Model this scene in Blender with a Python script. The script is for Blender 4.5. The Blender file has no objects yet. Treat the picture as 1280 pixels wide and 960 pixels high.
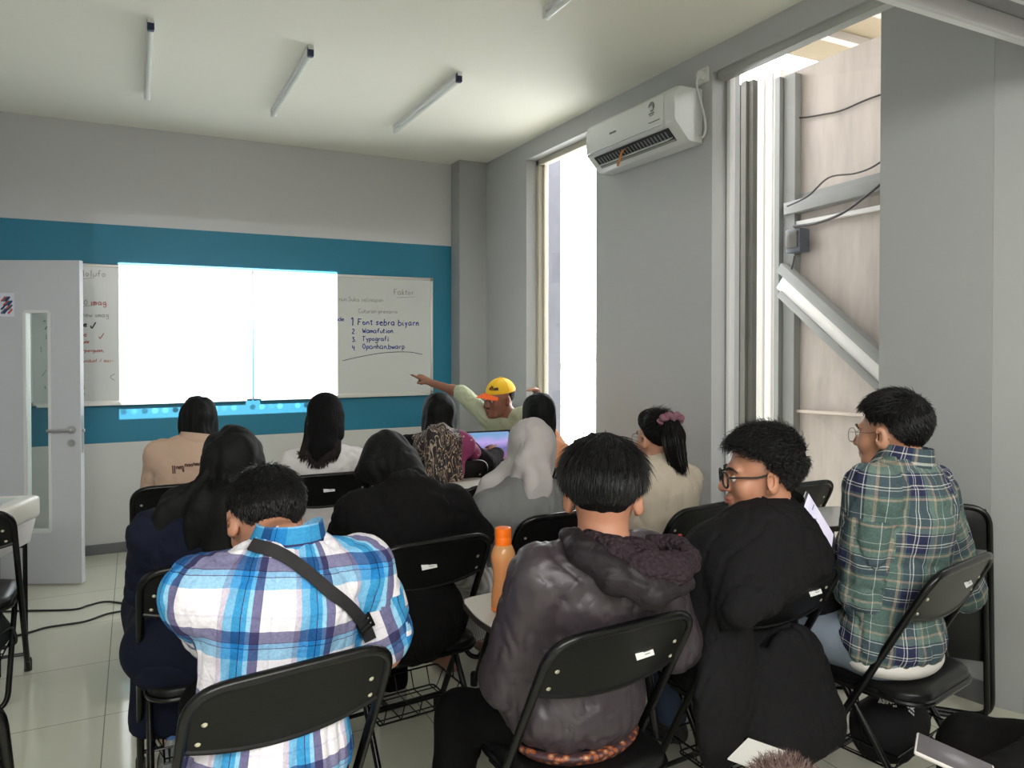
import bpy, bmesh, math, random
import numpy as np
from mathutils import Vector, Matrix, Quaternion
from mathutils.bvhtree import BVHTree

# ------------------------------------------------------------------ camera, world, lights, exposure
SC = bpy.context.scene
COL = SC.collection
FPX, CY, CAMH = 930.0, 443.0, 1.55
YAW, PIT = math.radians(26.9), math.radians(-0.8)
cam_d = bpy.data.cameras.new('camera')
cam_d.sensor_width = 36.0
cam_d.lens = 36.0 * FPX / 1280.0
cam_d.shift_y = (CY - 480.0) / 1280.0
cam_d.clip_start = 0.05
cam_o = bpy.data.objects.new('camera', cam_d)
COL.objects.link(cam_o)
cam_o.location = (0, 0, CAMH)
cam_o.rotation_euler = (math.pi / 2 + PIT, 0, -YAW)
SC.camera = cam_o

SC.view_settings.view_transform = 'Standard'
SC.view_settings.look = 'None'
SC.view_settings.gamma = 1.0
SC.view_settings.use_curve_mapping = False
SC.view_settings.exposure = 0.62

WORLD_STRENGTH = 7.0
w = bpy.data.worlds.new('overcast_sky'); SC.world = w; w.use_nodes = True
wn = w.node_tree; wn.nodes.clear()
wo = wn.nodes.new('ShaderNodeOutputWorld'); wb = wn.nodes.new('ShaderNodeBackground')
wb.inputs[0].default_value = (0.96, 0.98, 1.0, 1); wb.inputs[1].default_value = WORLD_STRENGTH
wn.links.new(wb.outputs[0], wo.inputs[0])


def area_light(name, loc, rot, sx, sy, power, col=(1, 1, 1)):
    d = bpy.data.lights.new(name, 'AREA'); d.shape = 'RECTANGLE'; d.size = sx; d.size_y = sy
    d.energy = power; d.color = col
    o = bpy.data.objects.new(name, d); COL.objects.link(o)
    o.location = loc; o.rotation_euler = rot
    return o


# daylight from the open hall behind the camera; the sky itself falls in at the two tall windows
area_light('hall_light', (0.2, -1.4, 3.1), (math.radians(28), 0, 0), 4.0, 2.0, 230, (1.0, 0.99, 0.95))

# the projector's beam: a spot with a slide in its node tree
PROJ = (0.71, 2.3, 2.88)
pd = bpy.data.lights.new('projector_beam', 'SPOT'); pd.energy = 2300; pd.spot_size = math.radians(100); pd.spot_blend = 0.0
pd.shadow_soft_size = 0.004
po = bpy.data.objects.new('projector_beam', pd); COL.objects.link(po)
po.location = PROJ; po.rotation_euler = (math.pi / 2, 0, 0)

# ------------------------------------------------------------------ picture geometry: a pixel and a distance give a point
_F = np.array([math.sin(YAW) * math.cos(PIT), math.cos(YAW) * math.cos(PIT), math.sin(PIT)])
_R = np.array([math.cos(YAW), -math.sin(YAW), 0.0])
_U = np.cross(_R, _F)
_O = np.array([0, 0, CAMH])


def ray(px, py): return (px - 640) / FPX * _R - (py - CY) / FPX * _U + _F
def P(px, py, d): return _O + ray(px, py) * d
def at_z(px, py, z): r = ray(px, py); return _O + r * (z - CAMH) / r[2]
def at_y(px, py, y): r = ray(px, py); return _O + r * y / r[1]
def at_x(px, py, x): r = ray(px, py); return _O + r * x / r[0]


# ------------------------------------------------------------------ materials
def lin(c):
    return tuple((x / 12.92 if x <= 0.04045 else ((x + 0.055) / 1.055) ** 2.4) for x in c)


def rgb(r, g, b): return lin((r / 255, g / 255, b / 255)) + (1.0,)


class NT:
    def __init__(s, name):
        s.m = bpy.data.materials.new(name); s.m.use_nodes = True
        s.t = s.m.node_tree; s.b = s.t.nodes['Principled BSDF']; s.out = s.t.nodes['Material Output']

    def n(s, typ, **kw):
        x = s.t.nodes.new(typ)
        for k, v in kw.items():
            if k.startswith('i_'):
                key = k[2:]
                x.inputs[int(key) if key.isdigit() else key].default_value = v
            else: setattr(x, k, v)
        return x

    def l(s, a, b): s.t.links.new(a, b)


def mat(name, col, rough=0.5, metal=0.0, spec=0.5, bump=0.0, bscale=60, var=0.0, vscale=6, sheen=0.0, coat=0.0, stretch=None, trans=0.0, ior=1.45):
    t = NT(name); b = t.b
    b.inputs['Base Color'].default_value = col; b.inputs['Roughness'].default_value = rough
    b.inputs['Metallic'].default_value = metal; b.inputs['Specular IOR Level'].default_value = spec
    b.inputs['Sheen Weight'].default_value = sheen; b.inputs['Coat Weight'].default_value = coat
    b.inputs['Transmission Weight'].default_value = trans; b.inputs['IOR'].default_value = ior
    tc = t.n('ShaderNodeTexCoord'); src = tc.outputs['Object']
    if stretch:
        mp = t.n('ShaderNodeMapping'); mp.inputs['Scale'].default_value = stretch
        t.l(src, mp.inputs[0]); src = mp.outputs[0]
    nz = t.n('ShaderNodeTexNoise', i_Scale=vscale, i_Detail=4.0); t.l(src, nz.inputs['Vector'])
    mx = t.n('ShaderNodeMix', data_type='RGBA', blend_type='MIX')
    c2 = tuple(max(0, x * (1 - var)) for x in col[:3]) + (1,)
    mx.inputs[6].default_value = col; mx.inputs[7].default_value = c2
    t.l(nz.outputs['Fac'], mx.inputs[0]); t.l(mx.outputs[2], b.inputs['Base Color'])
    if bump > 0:
        nb = t.n('ShaderNodeTexNoise', i_Scale=bscale, i_Detail=3.0); t.l(src, nb.inputs['Vector'])
        bp = t.n('ShaderNodeBump', i_Strength=bump, i_Distance=0.01)
        t.l(nb.outputs['Fac'], bp.inputs['Height']); t.l(bp.outputs[0], b.inputs['Normal'])
    return t.m


def glass_mat(name, tint=(1, 1, 1, 1), refl=0.08):
    t = NT(name); t.t.nodes.remove(t.b)
    tr = t.n('ShaderNodeBsdfTransparent'); tr.inputs[0].default_value = tint
    gl = t.n('ShaderNodeBsdfGlossy'); gl.inputs['Roughness'].default_value = 0.03
    lw = t.n('ShaderNodeLayerWeight', i_Blend=0.5); pw = t.n('ShaderNodeMath', operation='POWER'); pw.inputs[1].default_value = 4.0; t.l(lw.outputs['Facing'], pw.inputs[0])
    fr = t.n('ShaderNodeMath', operation='MULTIPLY_ADD'); fr.inputs[1].default_value = 0.5; fr.inputs[2].default_value = 0.03; t.l(pw.outputs[0], fr.inputs[0])
    mx = t.n('ShaderNodeMixShader'); t.l(fr.outputs[0], mx.inputs[0]); t.l(tr.outputs[0], mx.inputs[1]); t.l(gl.outputs[0], mx.inputs[2])
    nz = t.n('ShaderNodeTexNoise', i_Scale=3.0); bp = t.n('ShaderNodeBump', i_Strength=0.02); t.l(nz.outputs['Fac'], bp.inputs['Height']); t.l(bp.outputs[0], gl.inputs['Normal'])
    t.l(mx.outputs[0], t.out.inputs[0])
    return t.m


# ------------------------------------------------------------------ objects and tags
def tag(o, label=None, cat=None, group=None, kind=None):
    if label: o['label'] = label
    if cat: o['category'] = cat
    if group: o['group'] = group
    if kind: o['kind'] = kind
    return o


def empty(name, loc, rz=0.0, label=None, cat=None, group=None, kind=None):
    o = bpy.data.objects.new(name, None); COL.objects.link(o)
    o.location = loc; o.rotation_euler = (0, 0, rz); o.empty_display_size = 0.1
    return tag(o, label, cat, group, kind)


def link_mesh(name, me, m, parent=None, loc=None):
    o = bpy.data.objects.new(name, me); COL.objects.link(o)
    if m is not None and len(me.materials) == 0: me.materials.append(m)
    if parent is not None: o.parent = parent
    if loc is not None: o.location = loc
    return o


class MB:
    """collects shapes, then links them as one mesh"""
    def __init__(s): s.v = []; s.f = []; s.n = 0

    def add(s, v, f):
        v = np.asarray(v, float).reshape(-1, 3); s.v.append(v)
        s.f.extend([tuple(int(i) + s.n for i in q) for q in f]); s.n += len(v)
        return s

    def box(s, c, size, R=None, bev=0.0, seg=2):
        bm = bmesh.new(); bmesh.ops.create_cube(bm, size=1.0)
        for v in bm.verts: v.co = Vector((v.co.x * size[0], v.co.y * size[1], v.co.z * size[2]))
        if bev > 0: bmesh.ops.bevel(bm, geom=list(bm.edges), offset=bev, segments=seg, profile=0.5, affect='EDGES')
        bm.verts.index_update()
        v = np.array([tuple(x.co) for x in bm.verts]); f = [[q.index for q in fc.verts] for fc in bm.faces]; bm.free()
        if R is not None: v = v @ np.asarray(R, float).T
        return s.add(v + np.asarray(c, float), f)

    def tube(s, pts, r, n=10, caps=True, closed=False, flat=None):
        pts = np.asarray(pts, float); m = len(pts)
        rr = np.full(m, r) if np.isscalar(r) else np.asarray(r, float)
        T = np.zeros_like(pts)
        T[1:-1] = pts[2:] - pts[:-2]; T[0] = pts[1] - pts[0]; T[-1] = pts[-1] - pts[-2]
        if closed: T[0] = pts[1] - pts[-1]; T[-1] = pts[0] - pts[-2]
        T /= np.linalg.norm(T, axis=1)[:, None] + 1e-12
        a = np.array([0, 0, 1.0]) if abs(T[0][2]) < 0.9 else np.array([1.0, 0, 0])
        N = np.cross(T[0], a); N /= np.linalg.norm(N)
        V = []
        th = np.linspace(0, 2 * np.pi, n, endpoint=False)
        for i in range(m):
            N = N - T[i] * (N @ T[i]); N /= np.linalg.norm(N) + 1e-12
            B = np.cross(T[i], N)
            fx = flat if flat else 1.0
            V.append(pts[i] + rr[i] * (np.cos(th)[:, None] * N * fx + np.sin(th)[:, None] * B))
        V = np.concatenate(V); F = []
        for i in range(m - 1 + (1 if closed else 0)):
            i2 = (i + 1) % m
            for k in range(n):
                k2 = (k + 1) % n
                F.append((i * n + k, i * n + k2, i2 * n + k2, i2 * n + k))
        if caps and not closed:
            F.append(tuple(range(n))[::-1]); F.append(tuple((m - 1) * n + k for k in range(n)))
        return s.add(V, F)

    def lathe(s, prof, c=(0, 0, 0), n=24, R=None):
        th = np.linspace(0, 2 * np.pi, n, endpoint=False); V = []; F = []
        for (r, z) in prof: V.append(np.stack([r * np.cos(th), r * np.sin(th), np.full(n, z)], 1))
        V = np.concatenate(V); m = len(prof)
        for i in range(m - 1):
            for k in range(n):
                k2 = (k + 1) % n; F.append((i * n + k, i * n + k2, (i + 1) * n + k2, (i + 1) * n + k))
        F.append(tuple(range(n))[::-1]); F.append(tuple((m - 1) * n + k for k in range(n)))
        if R is not None: V = V @ np.asarray(R, float).T
        return s.add(V + np.asarray(c, float), F)

    def ell(s, c, r, R=None, nu=20, nv=12):
        prof = [(max(1e-4, math.sin(math.pi * i / nv)), -math.cos(math.pi * i / nv)) for i in range(nv + 1)]
        m = MB(); m.lathe(prof, n=nu); v = np.concatenate(m.v) * np.asarray(r, float)
        if R is not None: v = v @ np.asarray(R, float).T
        return s.add(v + np.asarray(c, float), m.f)

    def prism(s, poly, z0, z1, M=None):
        """a polygon in x,y pulled from z0 to z1"""
        p = np.asarray(poly, float); k = len(p)
        V = np.concatenate([np.c_[p, np.full(k, z0)], np.c_[p, np.full(k, z1)]])
        F = [tuple(range(k))[::-1], tuple(range(k, 2 * k))] + [(i, (i + 1) % k, (i + 1) % k + k, i + k) for i in range(k)]
        if M is not None: V = V @ np.asarray(M[0], float).T + np.asarray(M[1], float)
        return s.add(V, F)

    def ribbon(s, pts, nrm, wd, th):
        """a flat strap along pts, nrm the outward direction at each point"""
        pts = np.asarray(pts, float); nrm = np.asarray(nrm, float); m = len(pts)
        wd = np.full(m, wd) if np.isscalar(wd) else np.asarray(wd)
        T = np.gradient(pts, axis=0); T /= np.linalg.norm(T, axis=1)[:, None] + 1e-12
        nrm = nrm - T * np.sum(nrm * T, 1)[:, None]; nrm /= np.linalg.norm(nrm, axis=1)[:, None] + 1e-12
        S = np.cross(T, nrm); V = []
        for i in range(m):
            a = S[i] * wd[i] / 2
            V += [pts[i] - a, pts[i] + a, pts[i] + a + nrm[i] * th, pts[i] - a + nrm[i] * th]
        F = [(0, 1, 2, 3), tuple((m - 1) * 4 + k for k in (3, 2, 1, 0))]
        for i in range(m - 1):
            for k in range(4):
                k2 = (k + 1) % 4; F.append((i * 4 + k, (i + 1) * 4 + k, (i + 1) * 4 + k2, i * 4 + k2))
        return s.add(V, F)

    def mesh(s, name, ang=35):
        me = bpy.data.meshes.new(name)
        V = np.concatenate(s.v)
        me.from_pydata(V.tolist(), [], s.f)
        bm = bmesh.new(); bm.from_mesh(me); bmesh.ops.recalc_face_normals(bm, faces=list(bm.faces)); bm.to_mesh(me); bm.free()
        me.polygons.foreach_set('use_smooth', [True] * len(me.polygons))
        me.set_sharp_from_angle(angle=math.radians(ang))
        me.update()
        return me

    def build(s, name, m, parent=None, ang=35, loc=None):
        return link_mesh(name, s.mesh(name, ang), m, parent, loc)


def rotz(a): c, s_ = math.cos(a), math.sin(a); return np.array([[c, -s_, 0], [s_, c, 0], [0, 0, 1.0]])
def rotx(a): c, s_ = math.cos(a), math.sin(a); return np.array([[1.0, 0, 0], [0, c, -s_], [0, s_, c]])
def roty(a): c, s_ = math.cos(a), math.sin(a); return np.array([[c, 0, s_], [0, 1.0, 0], [-s_, 0, c]])


def smooth_path(pts, n=8):
    """Catmull-Rom through the points"""
    p = np.asarray(pts, float); q = np.concatenate([[2 * p[0] - p[1]], p, [2 * p[-1] - p[-2]]]); out = []
    for i in range(1, len(q) - 2):
        for t in np.linspace(0, 1, n, endpoint=False):
            a, b, c, d = q[i - 1], q[i], q[i + 1], q[i + 2]
            out.append(0.5 * (2 * b + (c - a) * t + (2 * a - 5 * b + 4 * c - d) * t * t + (3 * b - a - 3 * c + d) * t ** 3))
    out.append(p[-1]); return np.array(out)


def fillet(pts, r, n=6):
    """rounds the corners of a polyline"""
    p = [np.asarray(x, float) for x in pts]; out = [p[0]]
    for i in range(1, len(p) - 1):
        a, b, c = p[i - 1], p[i], p[i + 1]
        u = (a - b); lu = np.linalg.norm(u); u /= lu; v = (c - b); lv = np.linalg.norm(v); v /= lv
        t = min(r / math.tan(math.acos(np.clip(u @ v, -1, 1)) / 2), 0.48 * lu, 0.48 * lv)
        for k in range(n + 1):
            s_ = k / n; out.append((1 - s_) ** 2 * (b + u * t) + 2 * s_ * (1 - s_) * b + s_ ** 2 * (b + v * t))
    out.append(p[-1]); return np.array(out)


# ------------------------------------------------------------------ single-stroke letters for everything that is written
GL = {
 'a': [[(.6,.5),(.3,.6),(.05,.35),(.15,.05),(.4,.05),(.6,.3)],[(.6,.55),(.6,.1),(.7,0)]], 'b': [[(.1,1),(.1,0),(.45,.02),(.6,.3),(.4,.55),(.1,.4)]],
 'c': [[(.55,.5),(.3,.6),(.05,.3),(.25,0),(.55,.1)]], 'd': [[(.6,.4),(.3,.55),(.05,.3),(.2,0),(.5,.1),(.6,.35)],[(.6,1),(.6,0)]],
 'e': [[(.08,.3),(.55,.35),(.4,.58),(.12,.45),(.1,.12),(.35,0),(.58,.1)]], 'f': [[(.5,.95),(.3,1),(.22,.7),(.2,0)],[(.02,.55),(.45,.58)]],
 'g': [[(.55,.5),(.25,.58),(.08,.3),(.3,.08),(.55,.3)],[(.56,.55),(.55,-.25),(.3,-.4),(.08,-.25)]], 'h': [[(.1,1),(.1,0)],[(.1,.35),(.35,.58),(.52,.4),(.54,0)]],
 'i': [[(.2,.55),(.2,.05),(.3,0)],[(.2,.75),(.22,.8)]], 'j': [[(.3,.55),(.3,-.25),(.05,-.35)],[(.3,.75),(.32,.8)]], 'k': [[(.1,1),(.1,0)],[(.5,.55),(.12,.25),(.5,0)]],
 'l': [[(.15,1),(.15,.08),(.28,0)]], 'm': [[(.05,.55),(.07,0)],[(.07,.35),(.22,.56),(.32,.4),(.33,0)],[(.33,.35),(.5,.56),(.6,.4),(.62,0)]],
 'n': [[(.08,.55),(.1,0)],[(.1,.35),(.32,.58),(.5,.42),(.52,0)]], 'o': [[(.3,.58),(.06,.3),(.3,0),(.55,.28),(.3,.58)]], 'p': [[(.1,.55),(.08,-.4)],[(.1,.4),(.35,.58),(.55,.3),(.3,.02),(.1,.15)]],
 'q': [[(.5,.5),(.25,.58),(.06,.3),(.25,.02),(.5,.25)],[(.52,.55),(.52,-.4)]], 'r': [[(.1,.55),(.12,0)],[(.12,.3),(.25,.52),(.45,.52)]], 's': [[(.5,.5),(.28,.58),(.12,.45),(.42,.2),(.3,0),(.05,.08)]],
 't': [[(.22,.9),(.22,.08),(.4,.02)],[(.02,.6),(.45,.62)]], 'u': [[(.08,.55),(.1,.1),(.3,0),(.5,.2)],[(.52,.55),(.52,.05)]], 'v': [[(.05,.55),(.28,0),(.52,.55)]], 'w': [[(.03,.55),(.18,0),(.32,.4),(.47,0),(.62,.55)]],
 'y': [[(.08,.55),(.28,.1)],[(.52,.55),(.2,-.4)]], 'z': [[(.05,.55),(.5,.55),(.05,0),(.52,.02)]],
 'F': [[(.1,1),(.12,0)],[(.05,1),(.65,.97)],[(.1,.52),(.5,.55)]], 'T': [[(.0,.97),(.65,1)],[(.32,1),(.3,0)]], 'S': [[(.6,.85),(.35,1),(.1,.78),(.5,.4),(.35,0),(.02,.12)]],
 'C': [[(.62,.85),(.35,1),(.05,.5),(.3,0),(.65,.15)]], 'W': [[(.02,.9),(.2,0),(.38,.6),(.55,0),(.75,.95)]], 'O': [[(.35,1),(.05,.5),(.35,0),(.65,.5),(.35,1)]], 'L': [[(.1,1),(.1,0),(.55,.02)]],
 'A': [[(.02,0),(.3,1),(.6,0)],[(.12,.38),(.5,.38)]], 'E': [[(.6,1),(.1,1),(.1,0),(.6,0)],[(.1,.5),(.5,.5)]], 'M': [[(.05,0),(.08,1),(.35,.4),(.62,1),(.66,0)]], 'B': [[(.1,0),(.1,1),(.45,.95),(.5,.65),(.12,.52),(.55,.4),(.5,.05),(.1,0)]],
 'N': [[(.08,0),(.08,1),(.58,0),(.58,1)]],
 'G': [[(.62,.85),(.35,1),(.05,.5),(.3,0),(.62,.2),(.62,.45),(.4,.45)]], 'I': [[(.1,1),(.1,0)]],
 '1': [[(.15,.8),(.3,1),(.3,0)]], '2': [[(.08,.8),(.3,1),(.52,.75),(.08,.02),(.6,.05)]], '3': [[(.08,.95),(.5,.95),(.28,.58),(.55,.3),(.3,0),(.05,.1)]], '4': [[(.12,1),(.06,.5),(.5,.52)],[(.5,.9),(.42,0)]],
 '.': [[(.1,0),(.16,.04)]], '-': [[(.05,.3),(.5,.32)]], '/': [[(.02,0),(.6,1)]], ',': [[(.15,.08),(.05,-.15)]], '|': [[(.12,1),(.1,-.3)]], '<': [[(.5,.8),(.1,.4),(.55,.0)]], '^': [[(.0,.35),(.2,0),(.8,1.0)]],
 '_': [[(0,0),(1.0,.02)]], '!': [[(.1,1),(.1,.3)],[(.1,0),(.13,.04)]]}


def strokes(text, h, jit=0.02, seed=1, space=0.45, smooth=True):
    """polylines (x, y) of a handwritten text of letter height h"""
    rnd = random.Random(seed); x = 0; out = []
    for ch in text:
        g = GL.get(ch)
        if g is None: x += space * h; continue
        wmax = max(p[0] for st in g for p in st)
        for st in g:
            pts = [((p[0] + rnd.uniform(-jit, jit)) * h + x, (p[1] + rnd.uniform(-jit, jit)) * h) for p in st]
            if smooth and len(pts) > 2: pts = smooth_path(np.array(pts), 3).tolist()
            out.append(pts)
        x += (wmax + 0.16) * h
    return out, x


def stroke_mesh(mb, lines, width, f3, th=0.0012):
    """flat pen strokes; f3 maps (x, y) to (point, normal)"""
    for ln in lines:
        pts = []; nr = []
        for (x, y) in ln:
            p, n = f3(x, y); pts.append(p); nr.append(n)
        if len(pts) < 2: continue
        mb.ribbon(pts, nr, width, th)
# ------------------------------------------------------------------ the room
YB, XL, XR, ZC = 6.25, -1.12, 2.818, 3.168
M_GREY = mat('wall_grey_paint', rgb(184, 185, 186), 0.6, var=0.05, vscale=2, bump=0.04, bscale=90)
M_COL = mat('column_grey_paint', rgb(168, 170, 170), 0.6, var=0.05, vscale=2, bump=0.04, bscale=90)
M_CEIL = mat('ceiling_paint', rgb(238, 237, 225), 0.7, var=0.03, vscale=1.2, bump=0.03, bscale=40)
M_WHITE = mat('white_paint', rgb(225, 225, 225), 0.35, var=0.03, vscale=3)
M_BASE = mat('baseboard_tile', rgb(108, 108, 110), 0.35, var=0.1, vscale=12)
M_ALU = mat('aluminium', rgb(190, 190, 190), 0.35, metal=0.9, bump=0.02)
M_FRAME = mat('window_frame_cream', rgb(205, 198, 180), 0.4, var=0.06)
M_DARK = mat('dark_gap', rgb(40, 40, 44), 0.6)


def wall_back_mat():
    t = NT('wall_back_paint'); tc = t.n('ShaderNodeTexCoord'); sp = t.n('ShaderNodeSeparateXYZ'); t.l(tc.outputs['Object'], sp.inputs[0])
    def step(thr, out, inv=False):
        m = t.n('ShaderNodeMath', operation='LESS_THAN' if inv else 'GREATER_THAN'); m.inputs[1].default_value = thr; t.l(sp.outputs[out], m.inputs[0]); return m
    up = step(2.432, 2); lo = step(0.818, 2); xr = step(2.555, 0, True)
    a = t.n('ShaderNodeMath', operation='SUBTRACT'); t.l(lo.outputs[0], a.inputs[0]); t.l(up.outputs[0], a.inputs[1])
    b = t.n('ShaderNodeMath', operation='MULTIPLY'); t.l(a.outputs[0], b.inputs[0]); t.l(xr.outputs[0], b.inputs[1])
    nz = t.n('ShaderNodeTexNoise', i_Scale=2.2, i_Detail=5.0); t.l(tc.outputs['Object'], nz.inputs['Vector'])
    cb = t.n('ShaderNodeMix', data_type='RGBA'); cb.inputs[6].default_value = rgb(18, 112, 140); cb.inputs[7].default_value = rgb(22, 122, 150); t.l(nz.outputs['Fac'], cb.inputs[0])
    cg = t.n('ShaderNodeMix', data_type='RGBA'); cg.inputs[6].default_value = rgb(206, 206, 202); cg.inputs[7].default_value = rgb(198, 197, 198); t.l(up.outputs[0], cg.inputs[0])
    mx = t.n('ShaderNodeMix', data_type='RGBA'); t.l(b.outputs[0], mx.inputs[0]); t.l(cg.outputs[2], mx.inputs[6]); t.l(cb.outputs[2], mx.inputs[7])
    t.l(mx.outputs[2], t.b.inputs['Base Color']); t.b.inputs['Roughness'].default_value = 0.5
    return t.m


def floor_mat():
    t = NT('glossy_cream_tiles'); tc = t.n('ShaderNodeTexCoord')
    mp = t.n('ShaderNodeMapping'); mp.inputs['Location'].default_value = (0.12, 0.08, 0); t.l(tc.outputs['Object'], mp.inputs[0])
    br = t.n('ShaderNodeTexBrick', offset=0.0, squash=1.0)
    br.inputs['Color1'].default_value = rgb(220, 219, 202); br.inputs['Color2'].default_value = rgb(214, 214, 196); br.inputs['Mortar'].default_value = rgb(140, 140, 126)
    br.inputs['Scale'].default_value = 1.0; br.inputs['Mortar Size'].default_value = 0.0022; br.inputs['Brick Width'].default_value = 0.6; br.inputs['Row Height'].default_value = 0.6
    t.l(mp.outputs[0], br.inputs['Vector'])
    nz = t.n('ShaderNodeTexNoise', i_Scale=1.6, i_Detail=6.0); t.l(tc.outputs['Object'], nz.inputs['Vector'])
    mx = t.n('ShaderNodeMix', data_type='RGBA', blend_type='MULTIPLY'); mx.inputs[0].default_value = 0.16
    t.l(br.outputs['Color'], mx.inputs[6]); t.l(nz.outputs['Fac'], mx.inputs[7]); t.l(mx.outputs[2], t.b.inputs['Base Color'])
    t.b.inputs['Roughness'].default_value = 0.08; t.b.inputs['Specular IOR Level'].default_value = 0.5
    return t.m


def concrete_mat():
    t = NT('stained_concrete'); tc = t.n('ShaderNodeTexCoord'); mp = t.n('ShaderNodeMapping'); mp.inputs['Scale'].default_value = (1, 2.2, 0.5); t.l(tc.outputs['Object'], mp.inputs[0])
    n1 = t.n('ShaderNodeTexNoise', i_Scale=1.6, i_Detail=6.0, i_Roughness=0.65); t.l(mp.outputs[0], n1.inputs['Vector'])
    cr = t.n('ShaderNodeValToRGB'); e = cr.color_ramp.elements
    e[0].position = 0.3; e[0].color = rgb(160, 150, 141); e[1].position = 0.62; e[1].color = rgb(194, 183, 173)
    t.l(n1.outputs['Fac'], cr.inputs[0]); t.l(cr.outputs[0], t.b.inputs['Base Color']); t.b.inputs['Roughness'].default_value = 0.85
    n2 = t.n('ShaderNodeTexNoise', i_Scale=60.0); bp = t.n('ShaderNodeBump', i_Strength=0.15, i_Distance=0.01); t.l(n2.outputs['Fac'], bp.inputs['Height']); t.l(bp.outputs[0], t.b.inputs['Normal'])
    return t.m


def struct(name, mb, m, parent=None, ang=35):
    o = mb.build(name, m, parent, ang)
    if parent is None: o['kind'] = 'structure'
    return o


# floor reaches behind the camera into the hall
struct('floor', MB().box((1.2, 1.6, -0.05), (7.4, 9.6, 0.1)), floor_mat())
struct('ceiling', MB().box(((XL + 2.95) / 2 - .05, 3.87, ZC + 0.05), (2.95 - XL + 0.1, 5.0, 0.1)).prism([(2.94, 3.14), (2.94, 1.45), (3.6, 1.45), (3.6, 1.92), (3.3, 1.92), (3.21, 2.36)], ZC, ZC + 0.1), M_CEIL)
struct('wall_parapet', MB().box((2.9, 3.8, 3.56), (0.12, 5.2, 0.6)), M_GREY)  # unseen wall added to keep the sky off the outside wall's top
struct('wall_back', MB().box(((XL + XR) / 2 + 0.1, YB + 0.08, ZC / 2), (XR - XL + 0.5, 0.16, ZC)), wall_back_mat())
struct('wall_left', MB().box((XL - 0.08, 3.9, ZC / 2), (0.16, 4.7, ZC)), M_GREY)
# the hall the camera stands in
struct('wall_hall_back', MB().box((1.2, -3.2, ZC / 2), (7.4, 0.1, ZC)), M_WHITE)
struct('wall_hall_left', MB().box((-2.5, -0.8, ZC / 2), (0.1, 4.8, ZC)), M_WHITE)
struct('wall_hall_right', MB().box((4.9, -0.7, ZC / 2), (0.1, 5.0, ZC)), M_WHITE)
struct('ceiling_hall', MB().box((1.2, -0.9, ZC + 0.05), (7.4, 4.6, 0.1)), M_CEIL)
mb = MB(); mb.box((-1.8, 1.55, ZC / 2), (1.4, 0.1, ZC)); mb.box((4.15, 1.82, ZC / 2), (1.5, 0.1, ZC)); struct('wall_hall_front', mb, M_GREY)
# right wall: three piers, lintel over the windows, low sills
W1 = (4.285, 5.30); W2 = (2.17, 3.14); ZT = 3.03; SILL = 0.30
mb = MB()
WX = XR + 0.1
mb.box((WX, (W1[1] + YB) / 2, ZC / 2), (0.2, YB - W1[1], ZC))
mb.box((WX, (W1[0] + W2[1]) / 2, ZC / 2), (0.2, W1[0] - W2[1], ZC))
mb.box((WX, (W1[0] + W1[1]) / 2, (ZT + ZC) / 2), (0.2, W1[1] - W1[0], ZC - ZT))
mb.box((WX - .035, (1.6 + W2[1]) / 2, (ZT + ZC) / 2), (0.13, W2[1] - 1.6, ZC - ZT))
for wv in (W1,): mb.box((WX, (wv[0] + wv[1]) / 2, SILL / 2), (0.2, wv[1] - wv[0], SILL))
struct('wall_right', mb, M_GREY)
# splayed wall to the right of the near window, then the door jamb
a, b = np.array([3.165, 2.372]), np.array([3.255, 1.90])
dr = (b - a) / np.linalg.norm(b - a); nn = np.array([-dr[1], dr[0]])
q = np.array([a, b, b + nn * 0.2, a + nn * 0.2])
struct('wall_near_right', MB().prism(q, 0, ZC), M_COL)
q2 = np.array([a - nn * 0.012, b - nn * 0.012, b, a])
struct('baseboard_near_right', MB().prism(q2, 0, 0.10), M_BASE)
j0, j1 = np.array([3.258, 1.90]), np.array([3.31, 1.79])
q = np.array([j0, j1, j1 + (0.25, 0.12), j0 + (0.25, 0.12)])
struct('wall_door_jamb', MB().prism(q, 0, 2.9), M_COL)
q = np.array([j1 + (0.003, -0.004), j1 + (0.05, -0.12), j1 + (0.3, -0.0), j1 + (0.3, 0.1), j1 + (0.2, 0.09)])
struct('trim_1', MB().prism(q, 0, 2.9), M_WHITE)
# corner column
struct('wall_corner', MB().box((2.69, 6.155, ZC / 2), (0.27, 0.2, ZC)), M_COL)
struct('baseboard_back', MB().box(((XL + 2.555) / 2, YB - 0.008, 0.037), (2.555 - XL, 0.016, 0.074)), M_BASE)
mb = MB(); mb.box((XR - 0.006, 3.71, 0.037), (0.012, 1.14, 0.074)); mb.box((XR - 0.006, 5.68, 0.037), (0.012, 0.75, 0.074))
struct('baseboard_right', mb, M_BASE)

# sliding-door header with its track, over the opening the camera looks through
hd = empty('trim_2', (0, 0, 0), kind='structure')
yh, zh = 1.60, 2.665
MB().box((1.2, yh - 0.1, zh + 0.33), (4.7, 0.5, 0.5)).build('header', M_WHITE, hd)
mb = MB(); mb.box((1.2, yh + 0.0, zh + 0.035), (4.7, 0.02, 0.07), bev=0.004); mb.box((1.2, yh - 0.14, zh + 0.055), (4.7, 0.016, 0.06)); mb.box((1.2, yh - 0.3, zh + 0.045), (4.7, 0.02, 0.07), bev=0.004)
mb.build('track_lip', mat('track_aluminium', rgb(205, 203, 206), 0.4, metal=0.3), hd)
MB().box((1.2, yh - 0.15, zh + 0.077), (4.7, 0.29, 0.012)).build('track_channel', mat('track_grey', rgb(140, 138, 142), 0.45, metal=0.2), hd)

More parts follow.
